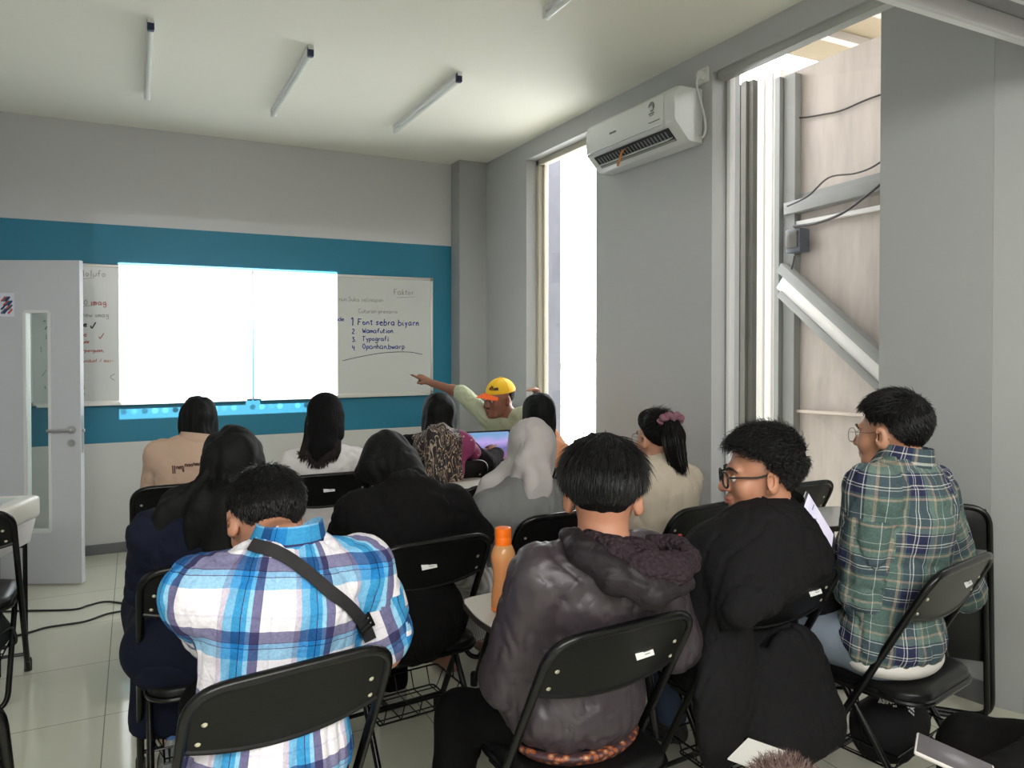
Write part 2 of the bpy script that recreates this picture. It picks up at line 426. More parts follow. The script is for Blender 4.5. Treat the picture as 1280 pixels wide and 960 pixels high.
# windows
def window(name, y0, y1, zt, sill, roll, t=0.045, m=None, x=XR + 0.12, rz=0.0):
    e = empty(name, (x, (y0 + y1) / 2, 0), rz, kind='structure')
    yy = (y1 - y0) / 2; d = 0.06; m = m or M_FRAME
    mb = MB()
    for s in ((-1, 1) if not roll else (1,)):
        mb.box((0, s * (yy - t / 2), (zt + sill) / 2), (d, t, zt - sill), bev=0.004)
        if not roll: mb.box((0.02, s * (yy - t * 1.3), (zt + sill) / 2), (d * 0.6, t, zt - sill - 0.04), bev=0.003)
    mb.box((0, 0, zt - t / 2), (d, 2 * yy, t), bev=0.004); mb.box((0, 0, sill + t / 2), (d, 2 * yy, t), bev=0.004)
    mb.build('window_frame', m, e)
    MB().box((0.0, 0, (zt + sill) / 2), (0.006, 2 * yy - 2 * t, zt - sill - 2 * t)).build('window_pane', glass_mat(name + '_glass'), e)
    return e
window('window_1', W1[0], W1[1], ZT, SILL, False)
# the near window stands slanted between the pier and the wall to its right
g0, g1 = np.array([2.935, 3.135]), np.array([3.20, 2.365]); gL = np.linalg.norm(g1 - g0); gm = (g0 + g1) / 2
window('window_2', gm[1] - gL / 2, gm[1] + gL / 2, ZC - 0.005, 0.0, True, 0.022, M_WHITE, gm[0], math.atan2((g0 - g1)[1], (g0 - g1)[0]) - math.pi / 2)  # white in place of cream: daylight glare put into the frame colour
MB().box((XR + 0.05, (W2[1] + 1.62) / 2, ZT - 0.005), (0.07, W2[1] - 1.64, 0.085), bev=0.02).build('trim_3', mat('blind_box_grey', rgb(166, 168, 164), 0.5))['kind'] = 'structure'

# ------------------------------------------------------------------ outside the windows
M_CONC = concrete_mat()
M_STEEL = mat('galvanised_steel', rgb(142, 142, 138), 0.6, metal=0.0, var=0.25, vscale=5)
M_WSTEEL = mat('white_steel', rgb(225, 222, 216), 0.5, var=0.1)
struct('wall_outside', MB().box((4.27, 2.9, 1.46), (0.14, 2.2, 4.06)), M_CONC)
struct('ground_outside', MB().box((4.6, 4.5, -0.16), (3.2, 7.0, 0.1)), mat('ground_gravel', rgb(190, 186, 176), 0.9, bump=0.3, bscale=30))


def translucent_mat():
    t = NT('translucent_roofing'); t.t.nodes.remove(t.b)
    a_ = t.n('ShaderNodeBsdfTranslucent'); a_.inputs[0].default_value = rgb(128, 119, 102); b_ = t.n('ShaderNodeBsdfDiffuse'); b_.inputs[0].default_value = rgb(150, 141, 124)
    wv = t.n('ShaderNodeTexWave', i_Scale=8.0, bands_direction='Y'); tc = t.n('ShaderNodeTexCoord'); t.l(tc.outputs['Object'], wv.inputs['Vector'])
    bp = t.n('ShaderNodeBump', i_Strength=0.2); t.l(wv.outputs['Fac'], bp.inputs['Height']); t.l(bp.outputs[0], b_.inputs['Normal'])
    m_ = t.n('ShaderNodeMixShader'); m_.inputs[0].default_value = 0.3; t.l(a_.outputs[0], m_.inputs[1]); t.l(b_.outputs[0], m_.inputs[2]); t.l(m_.outputs[0], t.out.inputs[0])
    return t.m


rf = empty('roof_outside', (4.15, 3.0, 3.80), kind='structure')
MB().box((0, 0, 0), (2.6, 2.4, 0.012)).build('roof_sheet', translucent_mat(), rf)
for k in range(5):
    MB().box((0, -0.95 + 0.42 * k, -0.05), (2.6, 0.07, 0.06)).build('rafter', mat('rafter_grey', rgb(110, 102, 92), 0.7) if k == 0 else bpy.data.materials['rafter_grey'], rf)
# concrete column and white panel left of the outside wall
t = empty('wall_outside_column', (4.2, 4.32, 0), kind='structure')
mb = MB(); mb.box((0.03, 0.0, 1.75), (0.1, 0.21, 3.6)); mb.box((-0.02, 0.05, 1.75), (0.06, 0.05, 3.6)); mb.box((-0.02, -0.04, 1.75), (0.06, 0.05, 3.6)); mb.build('column_shaft', mat('weathered_concrete', rgb(98, 96, 88), 0.85, var=0.4, vscale=5, bump=0.3, bscale=25), t)
mb = MB()
for k in range(3): mb.box((0.05, -0.16 - 0.083 * k, 1.75), (0.1, 0.066, 3.6), bev=0.01)
mb.build('white_post', M_WSTEEL, t)
MB().box((0.03, 0.16, 2.85), (0.1, 0.09, 0.4)).build('box_end', M_CONC, t)
# far outside strip seen at the left of window 1
struct('wall_outside_far', MB().box((3.75, 6.82, 1.7), (0.14, 0.75, 3.6)), mat('far_outside_plaster', rgb(92, 92, 98), 0.85, var=0.5, vscale=3, bump=0.2, bscale=12))
# steelwork on the outside wall
XO = 4.2
post = MB(); post.box((XO - 0.035, 3.82, 1.65), (0.06, 0.10, 3.6)); post.box((XO - 0.055, 3.90, 1.65), (0.09, 0.045, 3.6))
tag(post.build('steel_post', M_STEEL), 'rusty grey steel post at the left edge of the concrete wall outside the near window', 'post')
p0, p1 = at_x(985, 262, XO - 0.05), at_x(1125, 226, XO - 0.05)
def beam(mb, p0, p1, hgt, dep):
    p0 = np.asarray(p0); p1 = np.asarray(p1); v = p1 - p0; L = np.linalg.norm(v); v /= L
    n = np.array([1.0, 0, 0]); u = np.cross(n, v); R = np.stack([v, n, u], 1)
    mb.box((p0 + p1) / 2, (L, dep, hgt), R=R, bev=0.004)
mb = MB(); beam(mb, p0, p1, 0.085, 0.09); beam(mb, p0 + (0.04, 0, 0.03), p1 + (0.04, 0, 0.03), 0.13, 0.02)
tag(mb.build('steel_beam', M_STEEL), 'horizontal grey steel beam across the concrete wall outside the near window', 'beam')
mb = MB(); beam(mb, at_x(985, 282, XO - 0.03), at_x(1125, 255, XO - 0.03), 0.03, 0.04)
tag(mb.build('conduit_pipe', M_WSTEEL), 'thin pale pipe running just under the grey steel beam outside', 'pipe')
b0, b1 = at_x(978, 352, XO - 0.10), at_x(1135, 497, XO - 0.10)
br = empty('diagonal_brace', (0, 0, 0), label='diagonal steel brace with white top face crossing the concrete wall outside', cat='brace')
mb = MB(); beam(mb, b0, b1, 0.11, 0.05); mb.build('brace_face', M_WSTEEL, br)
up = np.array([0, 0, 1.0])
mb = MB(); beam(mb, b0 + up * 0.10, b1 + up * 0.10, 0.07, 0.08); beam(mb, b0 - up * 0.085, b1 - up * 0.085, 0.05, 0.08); mb.build('brace_flange', M_STEEL, br)
mb = MB(); beam(mb, at_x(985, 513, XO - 0.02), at_x(1130, 522, XO - 0.02), 0.022, 0.03)
tag(mb.build('horizontal_rail', mat('rusty_white_steel', rgb(214, 200, 186), 0.6, var=0.3)), 'thin rusty white rail low on the concrete wall outside', 'rail')
c = at_x(993, 301, XO - 0.12)
eb = empty('meter_box', tuple(c), label='small dark electric meter box with a clear cover on the steel post outside', cat='meter box')
MB().box((0.03, 0, 0), (0.1, 0.13, 0.165), bev=0.012).build('box_body', mat('meter_dark', rgb(70, 74, 82), 0.4), eb)
MB().box((-0.025, 0.0, 0.005), (0.02, 0.10, 0.115), bev=0.006).build('clear_cover', mat('meter_clear', rgb(84, 80, 74), 0.25, var=0.3, vscale=40), eb)
M_WIRE = mat('black_wire', rgb(48, 44, 44), 0.6)
def wire(name, pix, x, r, label, cat='cable', m=M_WIRE):
    pts = smooth_path([at_x(a_, b_, x) for a_, b_ in pix], 6)
    return tag(MB().tube(pts, r, 6).build(name, m), label, cat)
wire('loose_cable', [(978, 142), (1000, 147), (1030, 143), (1052, 138), (1085, 124), (1120, 112)], XO - 0.02, 0.006, 'thin cable sagging across the top of the concrete wall outside')
wire('loose_cable', [(984, 258), (1010, 245), (1036, 222), (1068, 217), (1092, 208), (1120, 188)], XO - 0.12, 0.006, 'middle of the black cables looping across the concrete wall above the beam')
wire('loose_cable', [(992, 283), (1020, 279), (1050, 268), (1080, 247), (1120, 214)], XO - 0.14, 0.009, 'thick black cable rising from the meter box past the steel beam outside')
wire('loose_cable', [(993, 320), (990, 335), (984, 350), (979, 375)], XO - 0.1, 0.006, 'short black cable hanging under the meter box outside')

# foliage beyond the far window, nearly bleached by daylight
rnd = random.Random(5); mb = MB()
for k in range(150):
    c = at_x(rnd.uniform(700, 735), rnd.triangular(400, 560, 520), 5.0) + np.array([rnd.uniform(-.2, .2), rnd.uniform(-.3, .3), rnd.uniform(-.1, .1)])
    R = rotz(rnd.uniform(0, 6)) @ rotx(rnd.uniform(-1, 1)); s = rnd.uniform(.03, .07)
    v = np.array([[-s, 0, 0], [0, -s * .4, 0.01], [s, 0, 0], [0, s * .4, 0.01]]) @ R.T + c
    mb.add(v, [(0, 1, 2, 3)])
for k in range(6):
    b = at_x(702 + 5 * k, 560, 5.2); b[2] = -0.1; mb.tube([b, b + (0.05, 0.02, 0.9), b + (rnd.uniform(-.1, .1), rnd.uniform(-.1, .1), rnd.uniform(1.1, 1.6))], 0.012, 5)
tag(mb.build('shrub', mat('sunlit_leaves', rgb(206, 214, 170), 0.6, var=0.3, vscale=9)), 'pale sunlit shrub beyond the far window beside the instructor', 'shrub')

# ------------------------------------------------------------------ door leaf
d0 = np.array([-0.303, 5.52]); d1 = np.array([-1.085, 5.89]); dv = (d1 - d0); DW = np.linalg.norm(dv); dv /= DW
ang = math.atan2(dv[1], dv[0])
dr_ = empty('door_1', (d0[0], d0[1], 0), ang, kind='structure')   # local x runs from the free edge to the hinge; camera side is +y
M_DOOR = mat('door_white_paint', rgb(205, 207, 212), 0.35, var=0.06, vscale=2)
H0, H1 = 0.01, 2.085
mb = MB(); th = 0.04
def dbox(x0, x1, z0, z1, t=th): mb.box(((x0 + x1) / 2, 0, (z0 + z1) / 2), (x1 - x0, t, z1 - z0))
SX0, SX1, SZ0, SZ1 = 0.195, 0.345, 0.35, 1.755
dbox(0, SX0, H0, H1); dbox(SX1, DW, H0, H1); dbox(SX0, SX1, H0, SZ0); dbox(SX0, SX1, SZ1, H1)
mb.build('door_leaf', M_DOOR, dr_)
mb = MB()
for (x0, x1, z0, z1) in ((SX0 - .012, SX0 + .006, SZ0, SZ1), (SX1 - .006, SX1 + .012, SZ0, SZ1), (SX0, SX1, SZ0 - .012, SZ0 + .006), (SX0, SX1, SZ1 - .006, SZ1 + .012)):
    mb.box(((x0 + x1) / 2, 0, (z0 + z1) / 2), (x1 - x0, th + 0.012, z1 - z0))
mb.build('glazing_bead', M_WHITE, dr_)
MB().box(((SX0 + SX1) / 2, 0, (SZ0 + SZ1) / 2), (SX1 - SX0, 0.005, SZ1 - SZ0)).build('door_pane', glass_mat('door_glass', (0.93, 0.97, 0.95, 1)), dr_)
h = MB(); hz = 1.0
h.lathe([(0.026, -0.006), (0.026, 0.006)], (0.055, 0.026, hz), 20, rotx(math.pi / 2)); h.tube([(0.055, 0.025, hz), (0.055, 0.062, hz)], 0.009, 10)
h.tube(fillet([(0.055, 0.06, hz), (0.10, 0.064, hz), (0.19, 0.06, hz - 0.004)], 0.01), 0.010, 10)
h.build('door_handle', M_ALU, dr_)
h = MB(); h.lathe([(0.024, -0.006), (0.024, 0.006)], (0.055, 0.024, hz - 0.085), 20, rotx(math.pi / 2)); h.lathe([(0.009, -0.004), (0.009, 0.006)], (0.055, 0.030, hz - 0.085), 12, rotx(math.pi / 2)); h.build('lock_cylinder', M_ALU, dr_)
h = MB(); h.box((-0.001, 0, 0.97), (0.003, 0.022, 0.24)); h.box((-0.008, 0, 0.995), (0.014, 0.014, 0.02), bev=0.003); h.build('latch_plate', M_ALU, dr_)
# sign card on the door, cut by the picture's left edge
sg = MB().box((0.58, th / 2 + 0.002, 1.80), (0.34, 0.003, 0.15)).build('door_sign', mat('sign_card', rgb(226, 228, 240), 0.4), dr_)
tb = MB()
ln, wd_ = strokes('B', 0.06, 0, 1, smooth=False)
stroke_mesh(tb, ln, 0.012, lambda x, y: (np.array([0.555 - x, th / 2 + 0.004, 1.775 + y]), np.array([0, 1.0, 0])))
tb.build('sign_letter', mat('sign_blue', rgb(60, 130, 200), 0.5), sg)
fm = {'sign_red': rgb(205, 90, 80), 'sign_teal': rgb(70, 100, 110), 'sign_navy': rgb(40, 60, 110)}
for i, (nm, cc) in enumerate(fm.items()):
    tb = MB()
    for k in range(4):
        cx, cz = 0.435 + 0.014 * ((k * 7 + i * 5) % 4), 1.757 + 0.026 * ((k * 3 + i * 2) % 4); s = 0.013
        tb.ribbon([(cx + s, th / 2 + .004 + i * .0004, cz - s), (cx, th / 2 + .004 + i * .0004, cz), (cx - s, th / 2 + .004 + i * .0004, cz + s * 1.3)], [(0, 1, 0)] * 3, 0.012, 0.001)
    tb.build('sign_emblem', mat(nm, cc, 0.5), sg)

# ------------------------------------------------------------------ whiteboards
M_BOARD = mat('whiteboard_surface', rgb(206, 208, 204), 0.22, var=0.06, vscale=2.5)
ZB0, ZB1 = 1.11, 2.135
def whiteboard(x0, x1, label):
    e = empty('whiteboard', ((x0 + x1) / 2, YB, (ZB0 + ZB1) / 2), label=label, cat='whiteboard')
    hx, hz_ = (x1 - x0) / 2, (ZB1 - ZB0) / 2
    MB().box((0, -0.014, 0), (2 * hx - .01, 0.016, 2 * hz_ - .01)).build('writing_surface', M_BOARD, e)
    mb = MB()
    for s in (-1, 1):
        mb.box((s * (hx - .011), -0.016, 0), (0.022, 0.028, 2 * hz_), bev=0.004); mb.box((0, -0.016, s * (hz_ - .011)), (2 * hx, 0.028, 0.022), bev=0.004)
    mb.build('board_frame', mat('board_aluminium', rgb(214, 212, 206), 0.35, metal=0.4) if 'board_aluminium' not in bpy.data.materials else bpy.data.materials['board_aluminium'], e)
    mb = MB(); mb.box((0, -0.045, -hz_ - 0.004), (2 * hx - 0.1, 0.07, 0.012), bev=0.003); mb.box((0, -0.078, -hz_ + 0.004), (2 * hx - 0.1, 0.006, 0.016)); mb.build('pen_tray', bpy.data.materials['board_aluminium'], e)
    if 'cap_grey' not in bpy.data.materials: mat('cap_grey', rgb(150, 140, 128), 0.4)
    for sx in (-1, 1):
        for sz in (-1, 1): MB().box((sx * (hx - .013), -0.017, sz * (hz_ - .013)), (0.03, 0.034, 0.03), bev=0.008).build('corner_cap', bpy.data.materials['cap_grey'], e)
    return e
wbl = whiteboard(-0.668, 0.838, 'left whiteboard, half hidden by the open white door, under the projected picture')
wbr = whiteboard(0.846, 2.37, 'right whiteboard with blue handwritten list of four points')
INK = {'ink_blue': rgb(40, 62, 140), 'ink_grey': rgb(150, 146, 140), 'ink_red': rgb(172, 98, 92), 'ink_black': rgb(34, 40, 58), 'ink_rose': rgb(176, 140, 128), 'ink_green': rgb(120, 140, 130)}
INK = {k: mat(k, v, 0.5) for k, v in INK.items()}
def write(board, items, ink, name='handwriting'):
    ox, oz = board.location.x, board.location.z
    for (px, py, txt, hpx, wid, seed) in items:
        mb = MB()
        p = at_y(px, py, YB - 0.023); k = np.linalg.norm(at_y(px, py - hpx, YB - .023) - p)
        ln, _ = strokes(txt, k * .82, 0.05, seed)
        stroke_mesh(mb, ln, wid, lambda x, y: (np.array([p[0] - ox + x * 0.97, -0.0232, p[2] - oz + y]), np.array([0, -1.0, 0])), 0.0006)
        if mb.v: mb.build(name, INK[ink], board)
write(wbr, [(438, 407, '1.', 12, .009, 1), (447, 406, 'Font sebra biyarn', 9, .008, 2), (440, 417, '2.', 7, .007, 3), (453, 416, 'Wamafution', 7, .007, 33), (440, 427, '3.', 7, .007, 4), (453, 426, 'Typografi', 7, .007, 44), (440, 438, '4.', 7.5, .007, 5), (453, 436, 'Opanhan,bwarp', 7.5, .007, 55), (420, 401, 'ude', 6, .006, 6)], 'ink_blue')
write(wbr, [(492, 368, 'Faktor', 8, .006, 7), (424, 376, 'nun Suka selinapan', 6, .004, 8), (448, 391, 'Cuturan presario', 6, .004, 9)], 'ink_grey')
def line_on(board, pix, ink, wid):
    ox, oz = board.location.x, board.location.z
    pts = smooth_path([at_y(a_, b_, YB - .0232) - np.array([ox, YB, oz]) for a_, b_ in pix], 5)
    return MB().ribbon(pts, [(0, -1, 0)] * len(pts), wid, 0.0006).build('drawn_line', INK[ink], board)
line_on(wbr, [(428, 451), (450, 446), (480, 441), (510, 440), (528, 443)], 'ink_black', .005)
line_on(wbr, [(496, 372), (519, 371)], 'ink_grey', .004)
write(wbl, [(103, 345, 'lolufo', 9, .006, 11), (98, 360, '-', 8, .005, 12), (113, 358, '.', 8, .005, 15), (102, 396, 'new imag', 7, .005, 14)], 'ink_grey')
write(wbl, [(98, 381, '1 O', 8, .006, 13)], 'ink_grey')
write(wbl, [(113, 381, 'imag.', 8, .006, 16), (101, 421, 'lex', 8, .006, 17), (124, 423, '^', 8, .006, 18), (100, 429, 'dunr', 5, .007, 19), (100, 440, 'orpenguan,', 5, .005, 20), (101, 453, 'lwndunf / mar-', 5, .004, 21)], 'ink_red')
write(wbl, [(100, 408, 'nex', 7, .010, 22), (113, 410, '^', 9, .009, 23)], 'ink_black')
write(wbl, [(101, 476, 'S .', 7, .005, 24), (102, 487, 'G', 6, .004, 25), (137, 476, '<', 14, .005, 26), (104, 494, 'c .', 5, .004, 27), (54, 403, '-', 7, .008, 28), (56, 412, '/', 5, .009, 29), (57, 424, 'l', 8, .005, 30), (53, 470, '/', 9, .004, 31), (55, 486, 's', 6, .004, 32), (50, 440, 'l', 8, .004, 33)], 'ink_green')
line_on(wbl, [(102, 349), (118, 347)], 'ink_grey', .004); line_on(wbl, [(97, 384), (120, 381)], 'ink_grey', .004)

# ------------------------------------------------------------------ the slide in the projector beam
def projector_nodes():
    d = pd; d.use_nodes = True; t = d.node_tree; N = t.nodes; L = t.links
    em = N['Emission']; tc = N.new('ShaderNodeTexCoord'); sp = N.new('ShaderNodeSeparateXYZ'); L.new(tc.outputs['Normal'], sp.inputs[0])
    def M(op, a_, b_=None, c_=None):
        m = N.new('ShaderNodeMath'); m.operation = op
        for i, q in enumerate((a_, b_, c_)):
            if q is None: continue
            if isinstance(q, (int, float)): m.inputs[i].default_value = q
            else: L.new(q, m.inputs[i])
        return m.outputs[0]
    az = M('ABSOLUTE', sp.outputs[2]); dist = YB - PROJ[1]
    u = M('ADD', M('MULTIPLY', M('DIVIDE', sp.outputs[0], az), dist), PROJ[0])     # metres along the wall
    v = M('ADD', M('MULTIPLY', M('DIVIDE', sp.outputs[1], az), dist), PROJ[2])     # height on the wall
    def box(u0, u1, v0, v1):
        return M('MULTIPLY', M('MULTIPLY', M('GREATER_THAN', u, u0), M('LESS_THAN', u, u1)), M('MULTIPLY', M('GREATER_THAN', v, v0), M('LESS_THAN', v, v1)))
    U0, U1, V0, V1 = -0.105, 1.522, 1.10, 2.155
    page = box(U0, U1, V0, V1); dock = box(U0, 1.40, 0.988, 1.10)
    spill = box(-0.26, 2.34, 0.83, 2.52)
    # dock icons: a row of round dots
    cell = M('FRACT', M('DIVIDE', M('SUBTRACT', u, -0.04), 0.0705)); du = M('MULTIPLY', M('SUBTRACT', cell, 0.5), 0.0705); dv_ = M('SUBTRACT', v, 1.045)
    r2 = M('SQRT', M('ADD', M('MULTIPLY', du, du), M('MULTIPLY', dv_, dv_)))
    icon = M('LESS_THAN', r2, 0.021); icon = M('MULTIPLY', icon, dock)
    comb = N.new('ShaderNodeCombineColor')
    wn_ = N.new('ShaderNodeTexWhiteNoise'); wn_.noise_dimensions = '1D'; L.new(M('FLOOR', M('DIVIDE', M('SUBTRACT', u, -0.04), 0.0705)), wn_.inputs['W'])
    base = M('ADD', M('MULTIPLY', page, 1.0), M('ADD', M('MULTIPLY', dock, 0.62), M('MULTIPLY', spill, 0.012)))
    ic = M('MULTIPLY', icon, M('ADD', M('MULTIPLY', wn_.outputs[0], 1.4), -0.55))
    # small marks of the page
    mk = None
    for (a0, a1, c0, c1, s) in ((1.42, 1.47, 1.985, 2.0, .5), (1.43, 1.46, 1.972, 2.012, .35), (1.36, 1.39, 2.06, 2.068, .4), (1.08, 1.11, 2.075, 2.082, .3), (0.50, 0.62, 1.70, 1.712, .12), (0.56, 0.64, 1.145, 1.18, .4), (.24, .30, 1.118, 1.124, .5), (.55, .62, 1.118, 1.124, .5)):
        bx = M('MULTIPLY', box(a0, a1, c0, c1), s); mk = bx if mk is None else M('ADD', mk, bx)
    tot = M('MAXIMUM', M('SUBTRACT', M('ADD', base, ic), mk), 0.0)
    L.new(M('MULTIPLY', tot, 0.95), comb.inputs[0]); L.new(tot, comb.inputs[1]); L.new(M('MULTIPLY', tot, 1.05), comb.inputs[2])
    L.new(comb.outputs[0], em.inputs[0]); em.inputs[1].default_value = 1.0
projector_nodes()

# ------------------------------------------------------------------ ceiling tubes
M_TUBE = mat('frosted_tube_glass', rgb(226, 232, 226), 0.25)
M_NAVY = mat('navy_plastic', rgb(36, 44, 78), 0.35)
def tube_light(x, y0, y1, label):
    e = empty('tube_light', (x, (y0 + y1) / 2, ZC), label=label, cat='ceiling light', group='fluorescent tube lights on the ceiling')
    L = y1 - y0
    MB().box((0, 0, -0.012), (0.03, L, 0.024), bev=0.004).build('batten', M_WHITE, e)
    MB().tube([(0, -L / 2 + .03, -0.045), (0, L / 2 - .03, -0.045)], 0.0135, 14).build('tube', M_TUBE, e)
    for s, m_ in ((-1, M_NAVY), (1, M_WHITE)):
        mb = MB(); mb.box((0, s * (L / 2 - .02), -0.032), (0.034, 0.035, 0.055), bev=0.007); mb.build('end_cap', m_, e)
tube_light(0.082, 4.12, 5.34, 'leftmost of three unlit tube lights in a row above the whiteboard end')
tube_light(0.862, 4.10, 5.34, 'middle of three unlit tube lights in a row above the whiteboard end')
tube_light(1.735, 4.10, 5.34, 'rightmost of three unlit tube lights in a row, nearest the air conditioner')
tube_light(1.775, 1.92, 3.15, 'unlit tube light cut by the top edge, behind the row of three')

# ------------------------------------------------------------------ air conditioner
Y0, Y1, Z0, Z1 = 3.215, 4.10, 2.66, 2.955
ac = empty('air_conditioner', (XR, (Y0 + Y1) / 2, Z0), label='white split air conditioner with orange ribbon between the two tall windows', cat='air conditioner')
HL = (Y1 - Y0) / 2
def acprof(): return [(-0.005, 0.0), (-0.085, 0.0), (-0.105, 0.006), (-0.195, 0.100), (-0.205, 0.118), (-0.205, 0.245), (-0.197, 0.275), (-0.178, 0.295), (-0.15, 0.303), (-0.005, 0.305)]
M_AC = mat('air_conditioner_white', rgb(222, 224, 222), 0.3)
pf = np.array(acprof())
V = []; F = []; ys = [-HL, -HL + .012, HL - .012, HL]; sc = [0.96, 1, 1, 0.96]
k = len(pf)
for y, s in zip(ys, sc):
    for (a_, b_) in pf: V.append((a_ * s, y, 0.15 + (b_ - 0.15) * s))
for i in range(3):
    for j in range(k): F.append((i * k + j, i * k + (j + 1) % k, (i + 1) * k + (j + 1) % k, (i + 1) * k + j))
F.append(tuple(range(k))); F.append(tuple(3 * k + j for j in range(k))[::-1])
MB().add(V, F).build('ac_body', M_AC, ac, 50)
MB().box((-0.208, 0.02, 0.175), (0.01, 2 * HL - 0.12, 0.19), bev=0.004).build('front_panel', M_AC, ac)
RA = roty(math.radians(-46))
MB().box((-0.152, 0.0, 0.0535), (0.012, 2 * HL - 0.15, 0.085), R=RA).build('outlet_slot', M_DARK, ac)
mb = MB()
for i in range(22): mb.box((-0.156, -HL + .11 + i * (2 * HL - .22) / 21, 0.056), (0.012, 0.010, 0.05), R=RA)
mb.box((-0.171, 0, 0.085), (0.01, 2 * HL - 0.15, 0.012), R=RA); mb.box((-0.128, 0, 0.027), (0.01, 2 * HL - 0.15, 0.014), R=RA); mb.build('outlet_vane', mat('vane_grey', rgb(150, 152, 150), 0.5), ac)
MB().box((-0.232, 0.0, 0.098), (0.095, 2 * HL - 0.14, 0.007), R=roty(math.radians(-22)), bev=0.003).build('louvre_flap', mat('gloss_white_flap', rgb(240, 244, 244), 0.12), ac)  # flap whiter than the body: window reflection put into its colour
MB().box((-0.158, 0.0, 0.030), (0.05, 2 * HL - 0.16, 0.006), R=roty(math.radians(-30)), bev=0.002).build('lower_louvre', M_AC, ac)
rb = MB(); pp = smooth_path([(-0.17, 0.03, 0.07), (-0.20, 0.04, 0.045), (-0.20, 0.065, 0.0), (-0.205, 0.08, -0.035)], 5)
rb.ribbon(pp, [(-1, 0.2, 0)] * len(pp), 0.03, 0.002); rb.build('orange_ribbon', mat('orange_ribbon', rgb(214, 130, 62), 0.6, var=0.2, vscale=30), ac)
tb = MB()
for a0, a1, r in ((0, 5.0, 0.024), (0.3, 3.6, 0.014)):
    pts = [(-0.2145, -0.26 + r * math.cos(t_), 0.225 + r * math.sin(t_)) for t_ in np.linspace(a0, a1, 14)]
    tb.ribbon(pts, [(-1, 0, 0)] * 14, 0.007, 0.001)
tb.box((-0.2145, -0.26, 0.188), (0.001, 0.05, 0.006)); tb.box((-0.2145, -0.26, 0.177), (0.001, 0.04, 0.004)); tb.box((-0.2145, -0.285, 0.138), (0.001, 0.10, 0.006)); tb.box((-0.2145, 0.12, 0.178), (0.001, 0.07, 0.012))
tb.build('printed_mark', mat('ac_print', rgb(110, 116, 116), 0.5), ac)

so = empty('wall_socket', (XR, 3.205, 3.03), label='white wall socket high on the right wall above the air conditioner', cat='socket')
MB().box((-0.006, 0, 0), (0.012, 0.085, 0.085), bev=0.004).build('socket_plate', M_WHITE, so)
MB().lathe([(0.022, 0), (0.022, 0.03)], (-0.01, 0.0, 0.0), 18, roty(-math.pi / 2)).build('plug', M_WHITE, so)
pts = smooth_path([np.array((XR - 0.035, 3.205, 3.03)), np.array((XR - 0.045, 3.215, 2.98)), np.array((XR - 0.03, 3.185, 2.85)), np.array((XR - 0.02, 3.17, 2.74)), np.array((XR - 0.02, 3.19, 2.69)), np.array((XR - 0.03, 3.225, 2.70))], 6)
tag(MB().tube(pts, 0.006, 8).build('power_cord', M_WHITE), 'white power cord hanging from the wall socket beside the air conditioner', 'cord')
# ------------------------------------------------------------------ folding chairs
M_BLK = mat('black_enamel', rgb(14, 14, 15), 0.27, spec=0.4, var=0.2, vscale=30)
M_PANEL = mat('black_panel', rgb(13, 13, 14), 0.34, spec=0.3, var=0.2, vscale=20, bump=0.02, bscale=200)
M_VINYL = mat('black_vinyl', rgb(14, 14, 15), 0.35, spec=0.35, bump=0.05, bscale=150)
M_RUB = mat('black_rubber', rgb(20, 20, 20), 0.7)
M_RIVET = mat('steel_rivet', rgb(205, 200, 180), 0.3, metal=0.8)
M_STICK = mat('white_sticker', rgb(222, 222, 220), 0.5)
M_PRINT = mat('grey_print', rgb(96, 96, 100), 0.6)
M_TABLET = mat('white_laminate', rgb(214, 210, 204), 0.2, var=0.03)
M_EDGE = mat('dark_edge_band', rgb(42, 36, 34), 0.5)
HWC, TOPZ = 0.225, 0.85
def fz(z): return -0.235 + (TOPZ - z) * (0.235 + 0.225) / TOPZ      # the main tube leans: y as a function of z
